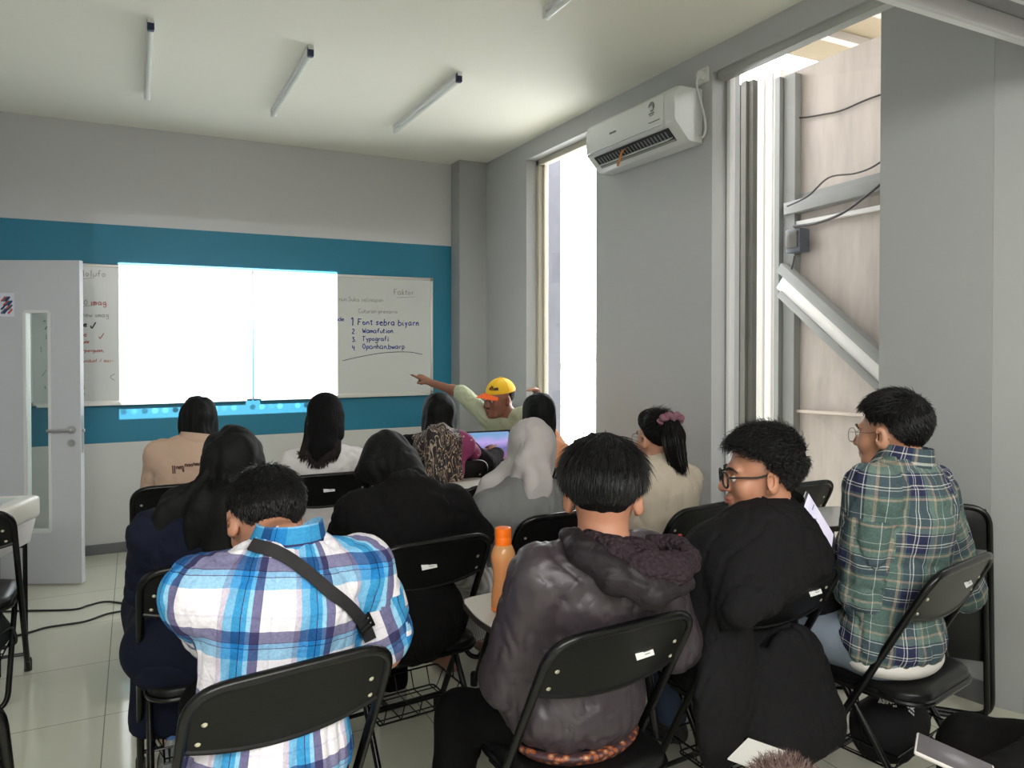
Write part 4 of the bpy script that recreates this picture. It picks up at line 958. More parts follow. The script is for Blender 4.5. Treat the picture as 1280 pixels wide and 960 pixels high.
# dark bag in the basket of the left-edge chair
# ------------------------------------------------------------------ bodies and clothes: smooth-blended volumes meshed with surface nets
class SDF:
    def __init__(s, lo, hi, h):
        s.lo = np.asarray(lo, np.float32); s.h = h
        s.n = np.ceil((np.asarray(hi) - s.lo) / h).astype(int) + 1
        s.D = np.full(tuple(s.n), 1.0, np.float32)
        s.ax = [s.lo[i] + h * np.arange(s.n[i], dtype=np.float32) for i in range(3)]

    def _sl(s, lo, hi):
        i0 = np.clip(np.floor((np.asarray(lo) - s.lo) / s.h).astype(int), 0, s.n); i1 = np.clip(np.ceil((np.asarray(hi) - s.lo) / s.h).astype(int) + 1, 0, s.n)
        if np.any(i1 <= i0): return None, None
        sl = tuple(slice(a, b) for a, b in zip(i0, i1))
        X, Y, Z = np.meshgrid(s.ax[0][sl[0]], s.ax[1][sl[1]], s.ax[2][sl[2]], indexing='ij')
        return sl, (X, Y, Z)

    def _put(s, sl, d, k, op):
        a = s.D[sl]
        if op == 'add':
            if k > 0: hh = np.clip(0.5 + 0.5 * (a - d) / k, 0, 1); s.D[sl] = a * (1 - hh) + d * hh - k * hh * (1 - hh)
            else: s.D[sl] = np.minimum(a, d)
        else:
            if k > 0: hh = np.clip(0.5 - 0.5 * (a + d) / k, 0, 1); s.D[sl] = a * (1 - hh) - d * hh + k * hh * (1 - hh)
            else: s.D[sl] = np.maximum(a, -d)

    def cone(s, a, b, r1, r2, k=0.02, op='add', flat=None):
        """tapered capsule; flat = (direction, q) squeezes the section along direction to q"""
        a = np.asarray(a, float); b = np.asarray(b, float); m = max(r1, r2) + k + 3 * s.h
        sl, g = s._sl(np.minimum(a, b) - m, np.maximum(a, b) + m)
        if sl is None: return s
        v = b - a; L2 = max(v @ v, 1e-9)
        px, py, pz = g[0] - a[0], g[1] - a[1], g[2] - a[2]
        t = np.clip((px * v[0] + py * v[1] + pz * v[2]) / L2, 0, 1)
        qx, qy, qz = px - t * v[0], py - t * v[1], pz - t * v[2]
        sc = 1.0
        if flat is not None:
            n, q = flat; c = qx * n[0] + qy * n[1] + qz * n[2]; f = (1 / q - 1) * c
            qx = qx + f * n[0]; qy = qy + f * n[1]; qz = qz + f * n[2]; sc = math.sqrt(q)
        d = (np.sqrt(qx * qx + qy * qy + qz * qz) - (r1 + (r2 - r1) * t)) * sc
        s._put(sl, d, k, op); return s

    def chain(s, pts, rs, k=0.02, op='add', flat=None):
        for i in range(len(pts) - 1): s.cone(pts[i], pts[i + 1], rs[i], rs[i + 1], k, op, flat)
        return s

    def ell(s, c, r, R=None, k=0.02, op='add'):
        c = np.asarray(c, float); r = np.asarray(r, float); m = r.max() + k + 3 * s.h
        sl, g = s._sl(c - m, c + m)
        if sl is None: return s
        p = np.stack([g[i] - c[i] for i in range(3)], -1)
        if R is not None: p = p @ np.asarray(R, np.float32)
        k0 = np.linalg.norm(p / r, axis=-1); k1 = np.linalg.norm(p / (r * r), axis=-1) + 1e-9
        s._put(sl, k0 * (k0 - 1) / k1, k, op); return s

    def grid(s):
        return np.meshgrid(*s.ax, indexing='ij')

    def cut(s, p, n, k=0.0):
        """keeps the side n points away from"""
        X, Y, Z = s.grid(); d = (X - p[0]) * n[0] + (Y - p[1]) * n[1] + (Z - p[2]) * n[2]
        if k > 0: hh = np.clip(0.5 - 0.5 * (s.D - d) / k, 0, 1); s.D = s.D * (1 - hh) + d * hh + k * hh * (1 - hh)
        else: s.D = np.maximum(s.D, d)
        return s

    def warp(s, fn):
        X, Y, Z = s.grid(); s.D = s.D + fn(X, Y, Z).astype(np.float32); return s

    def arrays(s):
        D = s.D; n = s.n; c = tuple(int(x) - 1 for x in n)
        D[0] = D[-1] = 1; D[:, 0] = D[:, -1] = 1; D[:, :, 0] = D[:, :, -1] = 1
        S = D < 0
        cnt = np.zeros(c, np.int8)
        offs = [(i, j, k) for i in (0, 1) for j in (0, 1) for k in (0, 1)]
        for o in offs: cnt += S[o[0]:o[0] + c[0], o[1]:o[1] + c[1], o[2]:o[2] + c[2]]
        act = np.argwhere((cnt > 0) & (cnt < 8)); m = len(act)
        idx = np.full(c, -1, np.int64); idx[act[:, 0], act[:, 1], act[:, 2]] = np.arange(m)
        pos = np.zeros((m, 3)); num = np.zeros(m)
        for o in offs:
            for a in range(3):
                if o[a] == 1: continue
                o2 = list(o); o2[a] = 1
                d0 = D[act[:, 0] + o[0], act[:, 1] + o[1], act[:, 2] + o[2]]; d1 = D[act[:, 0] + o2[0], act[:, 1] + o2[1], act[:, 2] + o2[2]]
                mk = (d0 < 0) != (d1 < 0); t = d0[mk] / (d0[mk] - d1[mk])
                q = np.tile(np.array(o, float), (mk.sum(), 1)); q[:, a] = t
                pos[mk] += q; num[mk] += 1
        V = (act + pos / num[:, None]) * s.h + s.lo
        Fs = []
        for a in range(3):
            b, e = (a + 1) % 3, (a + 2) % 3
            sa = [slice(None)] * 3; sb = [slice(None)] * 3
            sa[a] = slice(0, -1); sb[a] = slice(1, None)
            ch = S[tuple(sa)] != S[tuple(sb)]
            ed = np.argwhere(ch); ed = ed[(ed[:, b] > 0) & (ed[:, e] > 0) & (ed[:, b] < c[b]) & (ed[:, e] < c[e])]
            if not len(ed): continue
            q = []
            for db, de in ((-1, -1), (0, -1), (0, 0), (-1, 0)):
                z = ed.copy(); z[:, b] += db; z[:, e] += de; q.append(idx[z[:, 0], z[:, 1], z[:, 2]])
            q = np.stack(q, 1); inside = S[ed[:, 0], ed[:, 1], ed[:, 2]]
            q[~inside] = q[~inside][:, ::-1]
            Fs.append(q)
        return V, np.concatenate(Fs)

    def mesh(s, name, relax=2, extra=None, keep=True):
        V, F = s.arrays()
        if relax:
            E = np.concatenate([F[:, [0, 1]], F[:, [1, 2]], F[:, [2, 3]], F[:, [3, 0]]])
            deg = np.bincount(E.ravel(), minlength=len(V))[:, None]
            for _ in range(relax):
                A = np.zeros_like(V)
                for c in range(3): A[:, c] = np.bincount(E[:, 0], V[E[:, 1], c], len(V)) + np.bincount(E[:, 1], V[E[:, 0], c], len(V))
                V = V * 0.5 + 0.5 * A / np.maximum(deg, 1)
        nv = len(V)
        if extra is not None:
            V = np.concatenate([V, extra[0]]); polys = F.tolist() + [tuple(int(i) + nv for i in f) for f in extra[1]]
        else: polys = F.tolist()
        me = bpy.data.meshes.new(name); me.from_pydata(V.tolist(), [], polys)
        me.polygons.foreach_set('use_smooth', [True] * len(me.polygons)); me.update()
        return me, V[:nv], F


def vnoise(X, Y, Z, f, seed=0):
    r = np.random.RandomState(seed); o = 0
    for i in range(4):
        a = r.normal(size=3); a /= np.linalg.norm(a); b = r.normal(size=3); b /= np.linalg.norm(b)
        o = o + np.sin(f * (X * a[0] + Y * a[1] + Z * a[2]) + r.uniform(0, 6) + 1.3 * np.sin(0.7 * f * (X * b[0] + Y * b[1] + Z * b[2]) + r.uniform(0, 6)))
    return o / 4


def nrmv(v): v = np.asarray(v, float); return v / (np.linalg.norm(v) + 1e-12)


class Fig:
    """a seated figure: joints in world metres; face and limbs follow them"""
    def __init__(s, name_label, seat, yaw, head, nb, hy=0.0, hp=0.0, hr=0.0, hw=0.19, roll=0.0, hs=1.0, legs=True, arms=None, twist=0.0, skin=None, build=1.0, legspread=0.1, lleg=None, rleg=None, ghost=False):
        a = math.radians(yaw); s.label = name_label
        s.fwd = np.array([-math.sin(a), math.cos(a), 0]); s.rt = np.array([math.cos(a), math.sin(a), 0])
        s.root = np.array([seat[0], seat[1], 0.0]); s.b = build; s.hs = hs
        s.hc = np.asarray(head, float)                         # middle of the cranium
        s.Rh = rotz(math.radians(hy)) @ rotx(-math.radians(hp)) @ roty(math.radians(hr))
        s.ho = s.hc - s.Rh @ (np.array([0, -.012, .03]) * hs)
        s.nb = np.asarray(nb, float)
        s.pel = s.root + np.array([0, 0, .565]) - .04 * s.fwd
        a2 = math.radians(yaw + twist); rt2 = np.array([math.cos(a2), math.sin(a2), 0]); s.rt2 = rt2
        up = nrmv(s.nb - s.pel); rt3 = nrmv(rt2 - up * (rt2 @ up)); rt3 = nrmv(rt3 + up * math.sin(math.radians(roll)))
        s.up = up; s.frt = np.cross(up, rt3); s.rt3 = rt3
        base = s.nb - .075 * up + 0.01 * s.frt
        s.sR = base + rt3 * hw; s.sL = base - rt3 * hw
        arms = arms or {}
        for sd, sg in (('L', -1), ('R', 1)):
            sh = s.sL if sg < 0 else s.sR
            e = arms.get('e' + sd); w = arms.get('w' + sd)
            if e is None: e = sh + np.array([0, 0, -.255]) + s.fwd * .09 + s.rt * sg * .045
            if w is None: w = np.asarray(e) + s.fwd * .215 - s.rt * sg * .09 + np.array([0, 0, -.02])
            h = arms.get('h' + sd)
            if h is None: h = nrmv(np.asarray(w) - np.asarray(e))
            setattr(s, 'e' + sd, np.asarray(e, float)); setattr(s, 'w' + sd, np.asarray(w, float)); setattr(s, 'h' + sd, nrmv(h))
        s.hip = {}; s.knee = {}; s.ank = {}
        for sd, sg in (('L', -1), ('R', 1)):
            hpv = s.pel + s.rt * sg * .085 + np.array([0, 0, -.02])
            kn = s.root + s.fwd * .40 + s.rt * sg * (legspread + .03) + np.array([0, 0, .525])
            an = kn + np.array([0, 0, -.43]) - s.fwd * .05
            o = lleg if sg < 0 else rleg
            if o: kn, an = np.asarray(o[0], float), np.asarray(o[1], float)
            s.hip[sd] = hpv; s.knee[sd] = kn; s.ank[sd] = an
        s.skin = skin
        s.obj = None
        allp = [s.hc, s.nb, s.pel, s.sL, s.sR, s.eL, s.eR, s.wL, s.wR] + list(s.knee.values()) + list(s.ank.values())
        allp = np.array(allp) - s.root
        s.lo = allp.min(0) - .26; s.hi = allp.max(0) + .26; s.lo[2] = max(s.lo[2], -0.03)

    def L(s, p): return np.asarray(p, float) - s.root
    def H(s, p): return s.L(s.ho + s.Rh @ (np.asarray(p, float) * s.hs))     # head coordinates

    def hand(s, f, w, d, up, pose='relaxed', sg=1):
        """palm and five fingers; up = back of the hand"""
        d = nrmv(d); up = nrmv(up - d * (up @ d)); sd = np.cross(d, up) * sg      # sd points to the thumb side
        w = np.asarray(w)
        f.cone(w, w + d * .04, .026, .030, .015, flat=(up, .6)); f.cone(w + d * .03, w + d * .085, .036, .038, .015, flat=(up, .42))
        fl = [(.026, .074, .0088), (.009, .082, .009), (-.009, .076, .0086), (-.026, .06, .0078)]
        for i, (o, L_, r) in enumerate(fl):
            b = w + d * .085 + sd * o
            if pose == 'point' and i == 0: cu = (0.02, 0.05, 0.05)
            elif pose in ('point', 'fist'): cu = (1.35, 1.5, 1.1)
            else: cu = (.35 + .06 * i, .45, .35)
            p = b; ang_ = 0.0; seg = (L_ * .46, L_ * .3, L_ * .24)
            for j in range(3):
                ang_ += cu[j]; q = p + (d * math.cos(ang_) - up * math.sin(ang_)) * seg[j]
                f.cone(p, q, r * (1 - .06 * j), r * (.94 - .06 * j), .004); p = q
        t0 = w + d * .03 + sd * .026; t1 = t0 + (d * .7 + sd * .65 - up * .25) * .036; t2 = t1 + (d * .95 + sd * .1 - up * .4) * .03
        f.cone(t0, t1, .013, .0105, .01); f.cone(t1, t2, .0105, .009, .004)

    def head_sdf(s, f, face=True):
        k = s.hs; R = s.Rh; H = s.H
        f.ell(H((0, -.012, .03)), np.array((.076, .096, .089)) * k, R, .02)
        f.ell(H((0, .03, -.035)), np.array((.060, .066, .078)) * k, R, .03)
        f.cone(H((-.03, .055, -.088)), H((.03, .055, -.088)), .026 * k, .026 * k, .03); f.ell(H((0, .078, -.098)), np.array((.024, .02, .02)) * k, R, .02)
        for sg in (-1, 1):
            f.ell(H((sg * .042, .062, -.03)), np.array((.026, .026, .03)) * k, R, .02)
            f.ell(H((sg * .083, -.010, -.008)), np.array((.010, .022, .036)) * k, R @ rotz(sg * -.6) @ rotx(-.15), .006)
            f.ell(H((sg * .091, -.003, -.004)), np.array((.006, .012, .020)) * k, R @ rotz(sg * -.6), .006, 'sub')
            f.ell(H((sg * .076, .0, -.036)), np.array((.007, .009, .010)) * k, R, .006)
        if face:
            f.ell(H((0, .078, .022)), np.array((.052, .018, .014)) * k, R, .015)
            for sg in (-1, 1):
                f.ell(H((sg * .031, .098, -.004)), np.array((.019, .014, .012)) * k, R, .012, 'sub')
                f.ell(H((sg * .031, .078, -.004)), np.array((.014, .012, .011)) * k, R, .004)
            f.cone(H((0, .092, .008)), H((0, .112, -.032)), .010 * k, .014 * k, .012)
            for sg in (-1, 1): f.ell(H((sg * .013, .102, -.035)), np.array((.009, .010, .008)) * k, R, .006)
            f.ell(H((0, .094, -.061)), np.array((.025, .012, .007)) * k, R, .008); f.ell(H((0, .092, -.074)), np.array((.022, .012, .008)) * k, R, .008)
            f.ell(H((0, .108, -.0675)), np.array((.024, .008, .0025)) * k, R, .003, 'sub')
        f.cone(H((0, -.02, -.05)), s.L(s.nb) + np.array([0, 0, .0]), .053 * k, .060 * k, .03)

    def body(s, face=True, h=.0065, handpose=None, gap=0.0):
        f = SDF(s.lo, s.hi, h); L = s.L; b = s.b; fl = (s.frt, .68)
        s.torso(f, -0.022)
        f.cone(L(s.nb - .10 * s.up), L(s.nb), .07, .058, .04)
        hp = handpose or {}
        for sd, sg in (('L', -1), ('R', 1)):
            sh, e, w_, hd_ = (getattr(s, c + sd) for c in ('s', 'e', 'w', 'h'))
            f.cone(L(sh), L(e), .046 * b, .038 * b, .03); f.cone(L(e), L(w_), .038 * b, .026, .02); f.cone(L(e + (w_ - e) * .25), L(e + (w_ - e) * .3), .040 * b, .040 * b, .02)
            upv = hp.get('up' + sd, np.array([0, 0, 1.0]) + .3 * s.rt * sg)
            s.hand(f, L(w_), hd_, upv, hp.get(sd, 'relaxed'), -sg)
            hip, kn, an = s.hip[sd], s.knee[sd], s.ank[sd]
            f.cone(L(hip), L(kn), .075 * b, .052, .03); f.cone(L(kn), L(kn + (an - kn) * .3), .050, .052, .02); f.cone(L(kn + (an - kn) * .3), L(an), .052, .036, .02)
            toe = an + s.fwd * .14 + np.array([0, 0, -.055]); f.cone(L(an + np.array([0, 0, -.03])), L(toe), .036, .028, .02); f.cone(L(an + np.array([0, 0, -.04]) - s.fwd * .03), L(toe), .03, .03, .02)
        s.head_sdf(f, face)
        me, V, F = f.mesh('person', 1)
        o = link_mesh('person', me, s.skin); o.location = s.root; tag(o, s.label, 'person'); s.obj = o
        return o

    def torso(s, f, o, k=.035):
        L = s.L; b = s.b; fr = s.frt
        mid = s.pel + (s.nb - s.pel) * .42 - fr * .012; ch = s.pel + (s.nb - s.pel) * .72 - fr * .018; top = s.nb - .07 * s.up
        f.ell(L(s.pel), (.168 * b + o, .125 * b + o, .105 + o), np.stack([s.rt, s.fwd, [0, 0, 1]], 1), k)
        f.cone(L(s.pel + .05 * s.up), L(mid), .146 * b + o, .142 * b + o, k, flat=(fr, .72)); f.cone(L(mid), L(ch), .142 * b + o, .152 * b + o, k, flat=(fr, .70)); f.cone(L(ch), L(top), .150 * b + o, .098 * b + o, k, flat=(fr, .66))
        for sh in (s.sL, s.sR):
            f.cone(L(top + .005 * s.up), L(sh), .056 * b + o, .050 * b + o, k); f.cone(L(s.nb - .015 * s.up), L(sh + (s.nb - sh) * .35), .042 + o * .8, .038 + o * .8, .04)
            f.cone(L(ch + (sh - top) * .5), L(sh), .070 * b + o, .042 * b + o, k, flat=(fr, .75))

    # ---- clothes
    def top(s, name, m, off=.012, sleeve='L', hem=None, folds=.006, seed=1, h=.008, flare=0.0, sl_r=0.0, relax=1, extra=None, uv=False, neckcut=.035, ff=62, hook=None, armb=1.0):
        f = SDF(s.lo, s.hi, h); L = s.L; b = s.b
        s.torso(f, off)
        if flare > 0:
            f.ell(L(s.pel + np.array([0, 0, -.06])), (.20 * b + flare, .16 * b + flare, .15), np.stack([s.rt, s.fwd, [0, 0, 1]], 1), .06)
        for sd in 'LR':
            sh, e, w_ = (getattr(s, c + sd) for c in 'sew')
            ro = off + sl_r
            if sleeve == 'L':
                f.cone(L(sh), L(e), (.047 * b + ro) * armb, (.041 * b + ro) * armb, .03); f.cone(L(e), L(e + (w_ - e) * .93), (.041 * b + ro) * armb, .031 + ro * .8, .02)
            elif sleeve == 'M':
                f.cone(L(sh), L(e + (w_ - e) * .05), .050 * b + ro, .043 * b + ro, .03)
            else: f.cone(L(sh), L(sh + (e - sh) * .72), .056 * b + ro, .056 * b + ro, .03)
        if hook: hook(f, s)
        if hem is not None: f.cut((0, 0, hem), (0, 0, -1), .012)
        if folds > 0:
            up = s.up
            def fn(X, Y, Z):
                wx = .05 * vnoise(X, Y, Z, 9, seed + 1); n1 = vnoise(X + wx, Y, Z * .5 + wx, ff, seed); n2 = vnoise(X, Y + wx, Z * .8, ff * 1.9, seed + 7); n3 = vnoise(X, Y, Z, ff * .55, seed + 3)
                rd = lambda n: np.clip(1 - np.abs(n) * 3.2, 0, 1) ** 1.5
                return folds * (1.25 * rd(n1) + .7 * rd(n2) * np.clip(n3 + .6, 0, 1) + .5 * n3 - .3)
            f.warp(fn)
        me, V, F = f.mesh(name, relax)
        if uv: s.plaid_coords(me, V, F)
        o = link_mesh(name, me, m, s.obj); s.topV, s.topF = V, F
        s.bvh = BVHTree.FromPolygons((V + s.root).tolist(), F.tolist())
        return o

    def plaid_coords(s, me, V, F):
        """cloth coordinates: one set round the trunk, one along each sleeve"""
        L = s.L; a, b = L(s.pel), L(s.nb); ax = nrmv(b - a); rt = nrmv(s.rt3 - ax * (s.rt3 @ ax)); fr = np.cross(ax, rt)
        q = V - a; v = q @ ax; x = q @ rt; y = q @ fr
        sets = [np.stack([.24 * np.arctan2(x, .10 - y), v], 1)]; lab = np.zeros(len(V), int)
        for sd, sg in (('L', -1), ('R', 1)):
            sh, e, w_ = (L(getattr(s, c + sd)) for c in 'sew')
            for p0, p1, voff in ((sh, e, 0), (e, w_, np.linalg.norm(e - sh))):
                d = p1 - p0; Ln = np.linalg.norm(d); d /= Ln; t = (V - p0) @ d; r = V - p0 - t[:, None] * d; rad = np.linalg.norm(r, axis=1)
                n1 = nrmv(rt - d * (rt @ d)) if abs(rt @ d) < .9 else nrmv(ax - d * (ax @ d)); n2 = np.cross(d, n1)
                sets.append(np.stack([np.arctan2(r @ n2, r @ n1) * .06, -(t + voff) + .04], 1))
                lab[(rad < .095) & (t > (.07 if voff == 0 else -.02)) & (t < Ln + .04) & (np.abs(x) > .125)] = len(sets) - 1
        for _ in range(6):      # smooth the seam line
            m = np.zeros((len(V), len(sets)))
            for k in range(4): np.add.at(m, F[:, k], np.eye(len(sets))[lab[F[:, (k + 1) % 4]]] + np.eye(len(sets))[lab[F[:, (k + 3) % 4]]])
            lab = m.argmax(1)
        S = np.stack(sets, 0); fl = np.stack([lab[F[:, k]] for k in range(4)], 1).max(1)
        uv = S[fl[:, None], F]                                   # (faces, 4, 2)
        uv = np.concatenate([uv, np.zeros(uv.shape[:2] + (1,))], 2)
        at_ = me.attributes.new('plaid', 'FLOAT_VECTOR', 'CORNER'); at_.data.foreach_set('vector', uv.astype(np.float32).ravel())

    def on_top(s, px, py, lift=.004):
        r = ray(px, py); hit = s.bvh.ray_cast(Vector(_O), Vector(nrmv(r)))
        if hit[0] is None: return None, None
        n = np.array(hit[1]); n = n if n @ r < 0 else -n
        return np.array(hit[0]) + n * lift - s.root, n

    def collar(s, m, r=.068, hgt=.035, tilt=.25, name='collar', th=.008, extra=0.0, lift=.012, drop=.05):
        """a fold-over collar round the neck"""
        c = s.L(s.nb) + s.up * lift + s.frt * .012; n = 40; V = []
        upv = nrmv(s.up - s.frt * .15)
        prof = [(r * .98, .0), (r * .93, hgt), (r * .97, hgt + .006), (r * 1.06, hgt * .55), (r * 1.22 + extra, -hgt * .45), (r * 1.2 + extra, -hgt * .55), (r * 1.0, hgt * .1)]
        for (rr_, z) in prof:
            for i in range(n):
                t = 2 * math.pi * i / n; fr_open = max(0, math.cos(t)) ** 3
                V.append(c + s.rt3 * (math.sin(t) * rr_ * (1.08)) + s.frt * (math.cos(t) * rr_ * (1 + .15 * fr_open)) + upv * (z - drop * fr_open))
        F = []; k = len(prof)
        for j in range(k):
            for i in range(n): j2 = (j + 1) % k; F.append((j * n + i, j * n + (i + 1) % n, j2 * n + (i + 1) % n, j2 * n + i))
        mb = MB().add(V, F); o = mb.build(name, m, s.obj, 60)
        return o, np.array(V)

    def trousers(s, m, off=.014, h=.010, shoes=None, name='trousers', ankle=.0, seed=4):
        f = SDF(s.lo, s.hi, h); L = s.L; b = s.b
        f.ell(L(s.pel + np.array([0, 0, -.035])), (.152 * b + off, .116 * b + off, .08 + off), np.stack([s.rt, s.fwd, [0, 0, 1]], 1), .04)
        for sd in 'LR':
            hip, kn, an = s.hip[sd], s.knee[sd], s.ank[sd]
            f.cone(L(hip), L(kn), .078 * b + off, .058 + off, .04); f.cone(L(kn), L(an + (kn - an) * (ankle + .03)), .058 + off, .044 + off, .03)
        f.warp(lambda X, Y, Z: .004 * vnoise(X, Y, Z, 42, seed))
        me, V, F = f.mesh(name, 2); link_mesh(name, me, m, s.obj)
        if shoes is not None:
            for sd in 'LR':
                an = L(s.ank[sd]); g = SDF(an - .2, an + .25, .007)
                z = -an[2] + .045
                g.cone(an + np.array([0, 0, .0]), an + (0, 0, -.03), .045, .045, .02)
                g.cone(an + s.fwd * -.03 + (0, 0, z - .0), an + s.fwd * .14 + (0, 0, z - .01), .040, .036, .03); g.cone(an + (0, 0, -.02), an + s.fwd * .12 + (0, 0, z), .04, .036, .02)
                g.cut((0, 0, 0.004), (0, 0, -1))
                me, V, F = g.mesh('shoe', 2); sh_ = link_mesh('shoe', me, shoes, s.obj)
                c = an + s.fwd * .05; sole = smooth_path(np.array([(-.05, -.032), (-.02, -.04), (.07, -.043), (.12, -.03), (.135, 0), (.12, .03), (.07, .043), (-.02, .04), (-.05, .032), (-.062, 0), (-.05, -.032)]), 3)[:-1]
                ca = math.atan2(s.fwd[1], s.fwd[0]); mb = MB().prism(sole * 1.05, 0.0, .018, (rotz(ca), np.array([c[0] - s.fwd[0] * .0, c[1], 0]))); mb.build('sole', M_SOLE, sh_)

    # ---- hair: a cap on the skull plus thousands of fine locks
    def zmin(s, y, prof): return np.interp(y, [p[0] for p in prof], [p[1] for p in prof])

    def hair(s, m, t=.016, n=2600, length=.045, curl=0.0, flow=(0, -.4, -.8), prof=None, seed=3, lift=.5, wdt=.0011, name='hair', top_len=1.0, low_len=.35, crown=True, jit=.5, hook=None, strand_min=-1.0, hug=.10, tf=None, extra_t=None, hookadd=None):
        prof = prof or [(-.11, -.082), (-.06, -.072), (-.03, -.035), (-.005, .012), (.03, .008), (.05, .02), (.075, .05), (.1, .072)]
        k = s.hs; c = s.hc - s.root; R = s.Rh; rad = np.array((.076, .096, .089)) * k
        g = SDF(c - .30, c + .22, .006)
        X, Y, Z = g.grid(); p = (np.stack([X, Y, Z], -1) - c) @ R
        def fld(p_):
            r_ = rad + .02; k0 = np.linalg.norm(p_ / r_, axis=-1); k1 = np.linalg.norm(p_ / (r_ * r_), axis=-1) + 1e-9; d = k0 * (k0 - 1) / k1 + .02
            zz, tv = tf or ([-.08, -.01], [t * .15, t])                     # thins toward the nape
            return d - np.interp(p_[..., 2], zz, tv)
        d = fld(p); zm = s.zmin(p[..., 1], prof)
        if extra_t is not None: d = d - extra_t(p)
        d = d + .003 * vnoise(X, Y, Z, 120, seed)
        g.D = np.maximum(d, (zm - p[..., 2]) * .7).astype(np.float32)
        if hook: hook(g, s)
        # locks
        rs = np.random.RandomState(seed); V = []; Fc = []; cnt = 0
        u = rs.normal(size=(n * 3, 3)); u /= np.linalg.norm(u, axis=1)[:, None]; pt0 = u * rad; pt = pt0 + u * (np.interp(pt0[:, 2], *(tf or ([-.08, -.01], [t * .15, t]))) * .7)[:, None]
        ok = pt[:, 2] > np.maximum(s.zmin(pt[:, 1], prof) + .004, strand_min); pt = pt[ok][:n]; u = u[ok][:n]
        fl = np.asarray(flow, float)
        for q, nn_ in zip(pt, u):
            hgt = np.clip((q[2] + .05) / .12, 0, 1); Ln = length * (low_len + (top_len - low_len) * hgt) * rs.uniform(.6, 1.25)
            fdir = fl.copy()
            if callable(getattr(s, 'flowfn', None)): fdir = s.flowfn(q)
            tg = fdir - nn_ * (fdir @ nn_); tg = tg / (np.linalg.norm(tg) + 1e-6)
            dirv = nrmv(tg + nn_ * lift + rs.normal(size=3) * .22 * jit); pos = q.copy(); pts = [pos]
            ph = rs.uniform(0, 6.28); b1 = np.cross(dirv, nn_)
            NS = 4
            for i in range(NS):
                dirv = nrmv(dirv + tg * .22 - nn_ * hug + min(curl, .3) * (b1 * math.cos(ph + i * 2.0) + nn_ * math.sin(ph + i * 2.0)))
                pos = pos + dirv * Ln / 4; pts.append(pos)
            pts = np.array(pts)
            if curl > 0:
                tt = np.linspace(0, 4, 13); pts = np.stack([np.interp(tt, np.arange(5), pts[:, c_]) for c_ in range(3)], 1); b2 = np.cross(b1, dirv); aa = ph + tt * rs.uniform(1.6, 2.4); rr_ = .0065 * curl * np.clip(tt, 0, 1)
                pts = pts + (np.cos(aa) * rr_)[:, None] * b1 + (np.sin(aa) * rr_)[:, None] * nrmv(b2)
            mseg = len(pts) - 1
            Tn = np.gradient(pts, axis=0); sd = np.cross(Tn, nn_); sd /= np.linalg.norm(sd, axis=1)[:, None] + 1e-9; up_ = np.cross(sd, Tn); up_ /= np.linalg.norm(up_, axis=1)[:, None] + 1e-9
            wv = wdt * np.interp(np.linspace(0, 4, mseg + 1), np.arange(5), [1, 1, .9, .6, .1])[:, None]
            ring = np.stack([pts - sd * wv, pts + sd * wv, pts + up_ * wv * 1.3], 1).reshape(-1, 3); V.append(ring)
            for i in range(mseg):
                for e in range(3): a_, b_ = cnt + i * 3 + e, cnt + i * 3 + (e + 1) % 3; Fc.append((a_, b_, b_ + 3, a_ + 3))
            cnt += 3 * (mseg + 1)
        V = np.concatenate(V) @ R.T + c if V else np.zeros((0, 3))
        if hookadd:
            ev, ef = hookadd(cnt); V = np.concatenate([V, ev]); Fc += ef
        me, gv, gf = g.mesh(name, 2, (V, Fc)); me.materials.append(M_SCALP); me.materials.append(m)
        mi = np.ones(len(me.polygons), np.int32); mi[:len(gf)] = 0; me.polygons.foreach_set('material_index', mi); me.update()
        return link_mesh(name, me, m, s.obj)

    def locks(s, paths, wdt, seed=0):
        """free hanging locks along given paths (local metres): returns verts and faces for hookadd"""
        def fn(start):
            V = []; F = []; c = start
            for pts in paths:
                pts = smooth_path(np.array(pts), 4); m = len(pts); Tn = np.gradient(pts, axis=0); sd = np.cross(Tn, [0, 1, 0.2]); sd /= np.linalg.norm(sd, axis=1)[:, None] + 1e-9; up_ = np.cross(sd, Tn); up_ /= np.linalg.norm(up_, axis=1)[:, None] + 1e-9
                wv = (wdt * np.interp(np.linspace(0, 1, m), [0, .7, 1], [1, 1, .15]))[:, None]
                V.append(np.stack([pts - sd * wv, pts + sd * wv, pts + up_ * wv], 1).reshape(-1, 3))
                for i in range(m - 1):
                    for e in range(3): a_, b_ = c + i * 3 + e, c + i * 3 + (e + 1) % 3; F.append((a_, b_, b_ + 3, a_ + 3))
                c += 3 * m
            return np.concatenate(V), F
        return fn

    # ---- headscarf
    def hijab(s, m, drape=.10, back=.16, h=.008, folds=.006, seed=1, nfold=9, extra=None, wide=1.0, name='hijab', relax=2, front=True, fold_at=.0, puff=.018):
        f = SDF(s.lo - .05, s.hi + .05, h); k = s.hs; R = s.Rh; H = s.H; L = s.L
        f.ell(H((0, -.018, .03)), (np.array((.080, .100, .092)) + puff) * k, R, .02)
        f.ell(H((0, .01, -.05)), (np.array((.070, .075, .08)) + puff) * k, R, .04)
        nb = L(s.nb)
        f.cone(H((0, -.02, -.06)), nb + s.up * .01, .086 * wide, .10 * wide, .05, flat=(s.frt, .85))
        if drape > .05: f.cone(nb + s.up * .02, nb - s.up * drape + s.frt * .0, .105 * wide, .165 * wide, .06, flat=(s.frt, .62))
        if back > .05: f.cone(nb, nb - s.up * back - s.frt * .055, .08 * wide, .075 * wide, .05, flat=(s.frt, .6))
        for sh in ((s.sL, s.sR) if drape > .05 else ()): f.cone(nb - s.up * .01, L(sh) + (nb - L(sh)) * .3 , .075 * wide, .05 * wide, .05)
        if extra: extra(f, s)
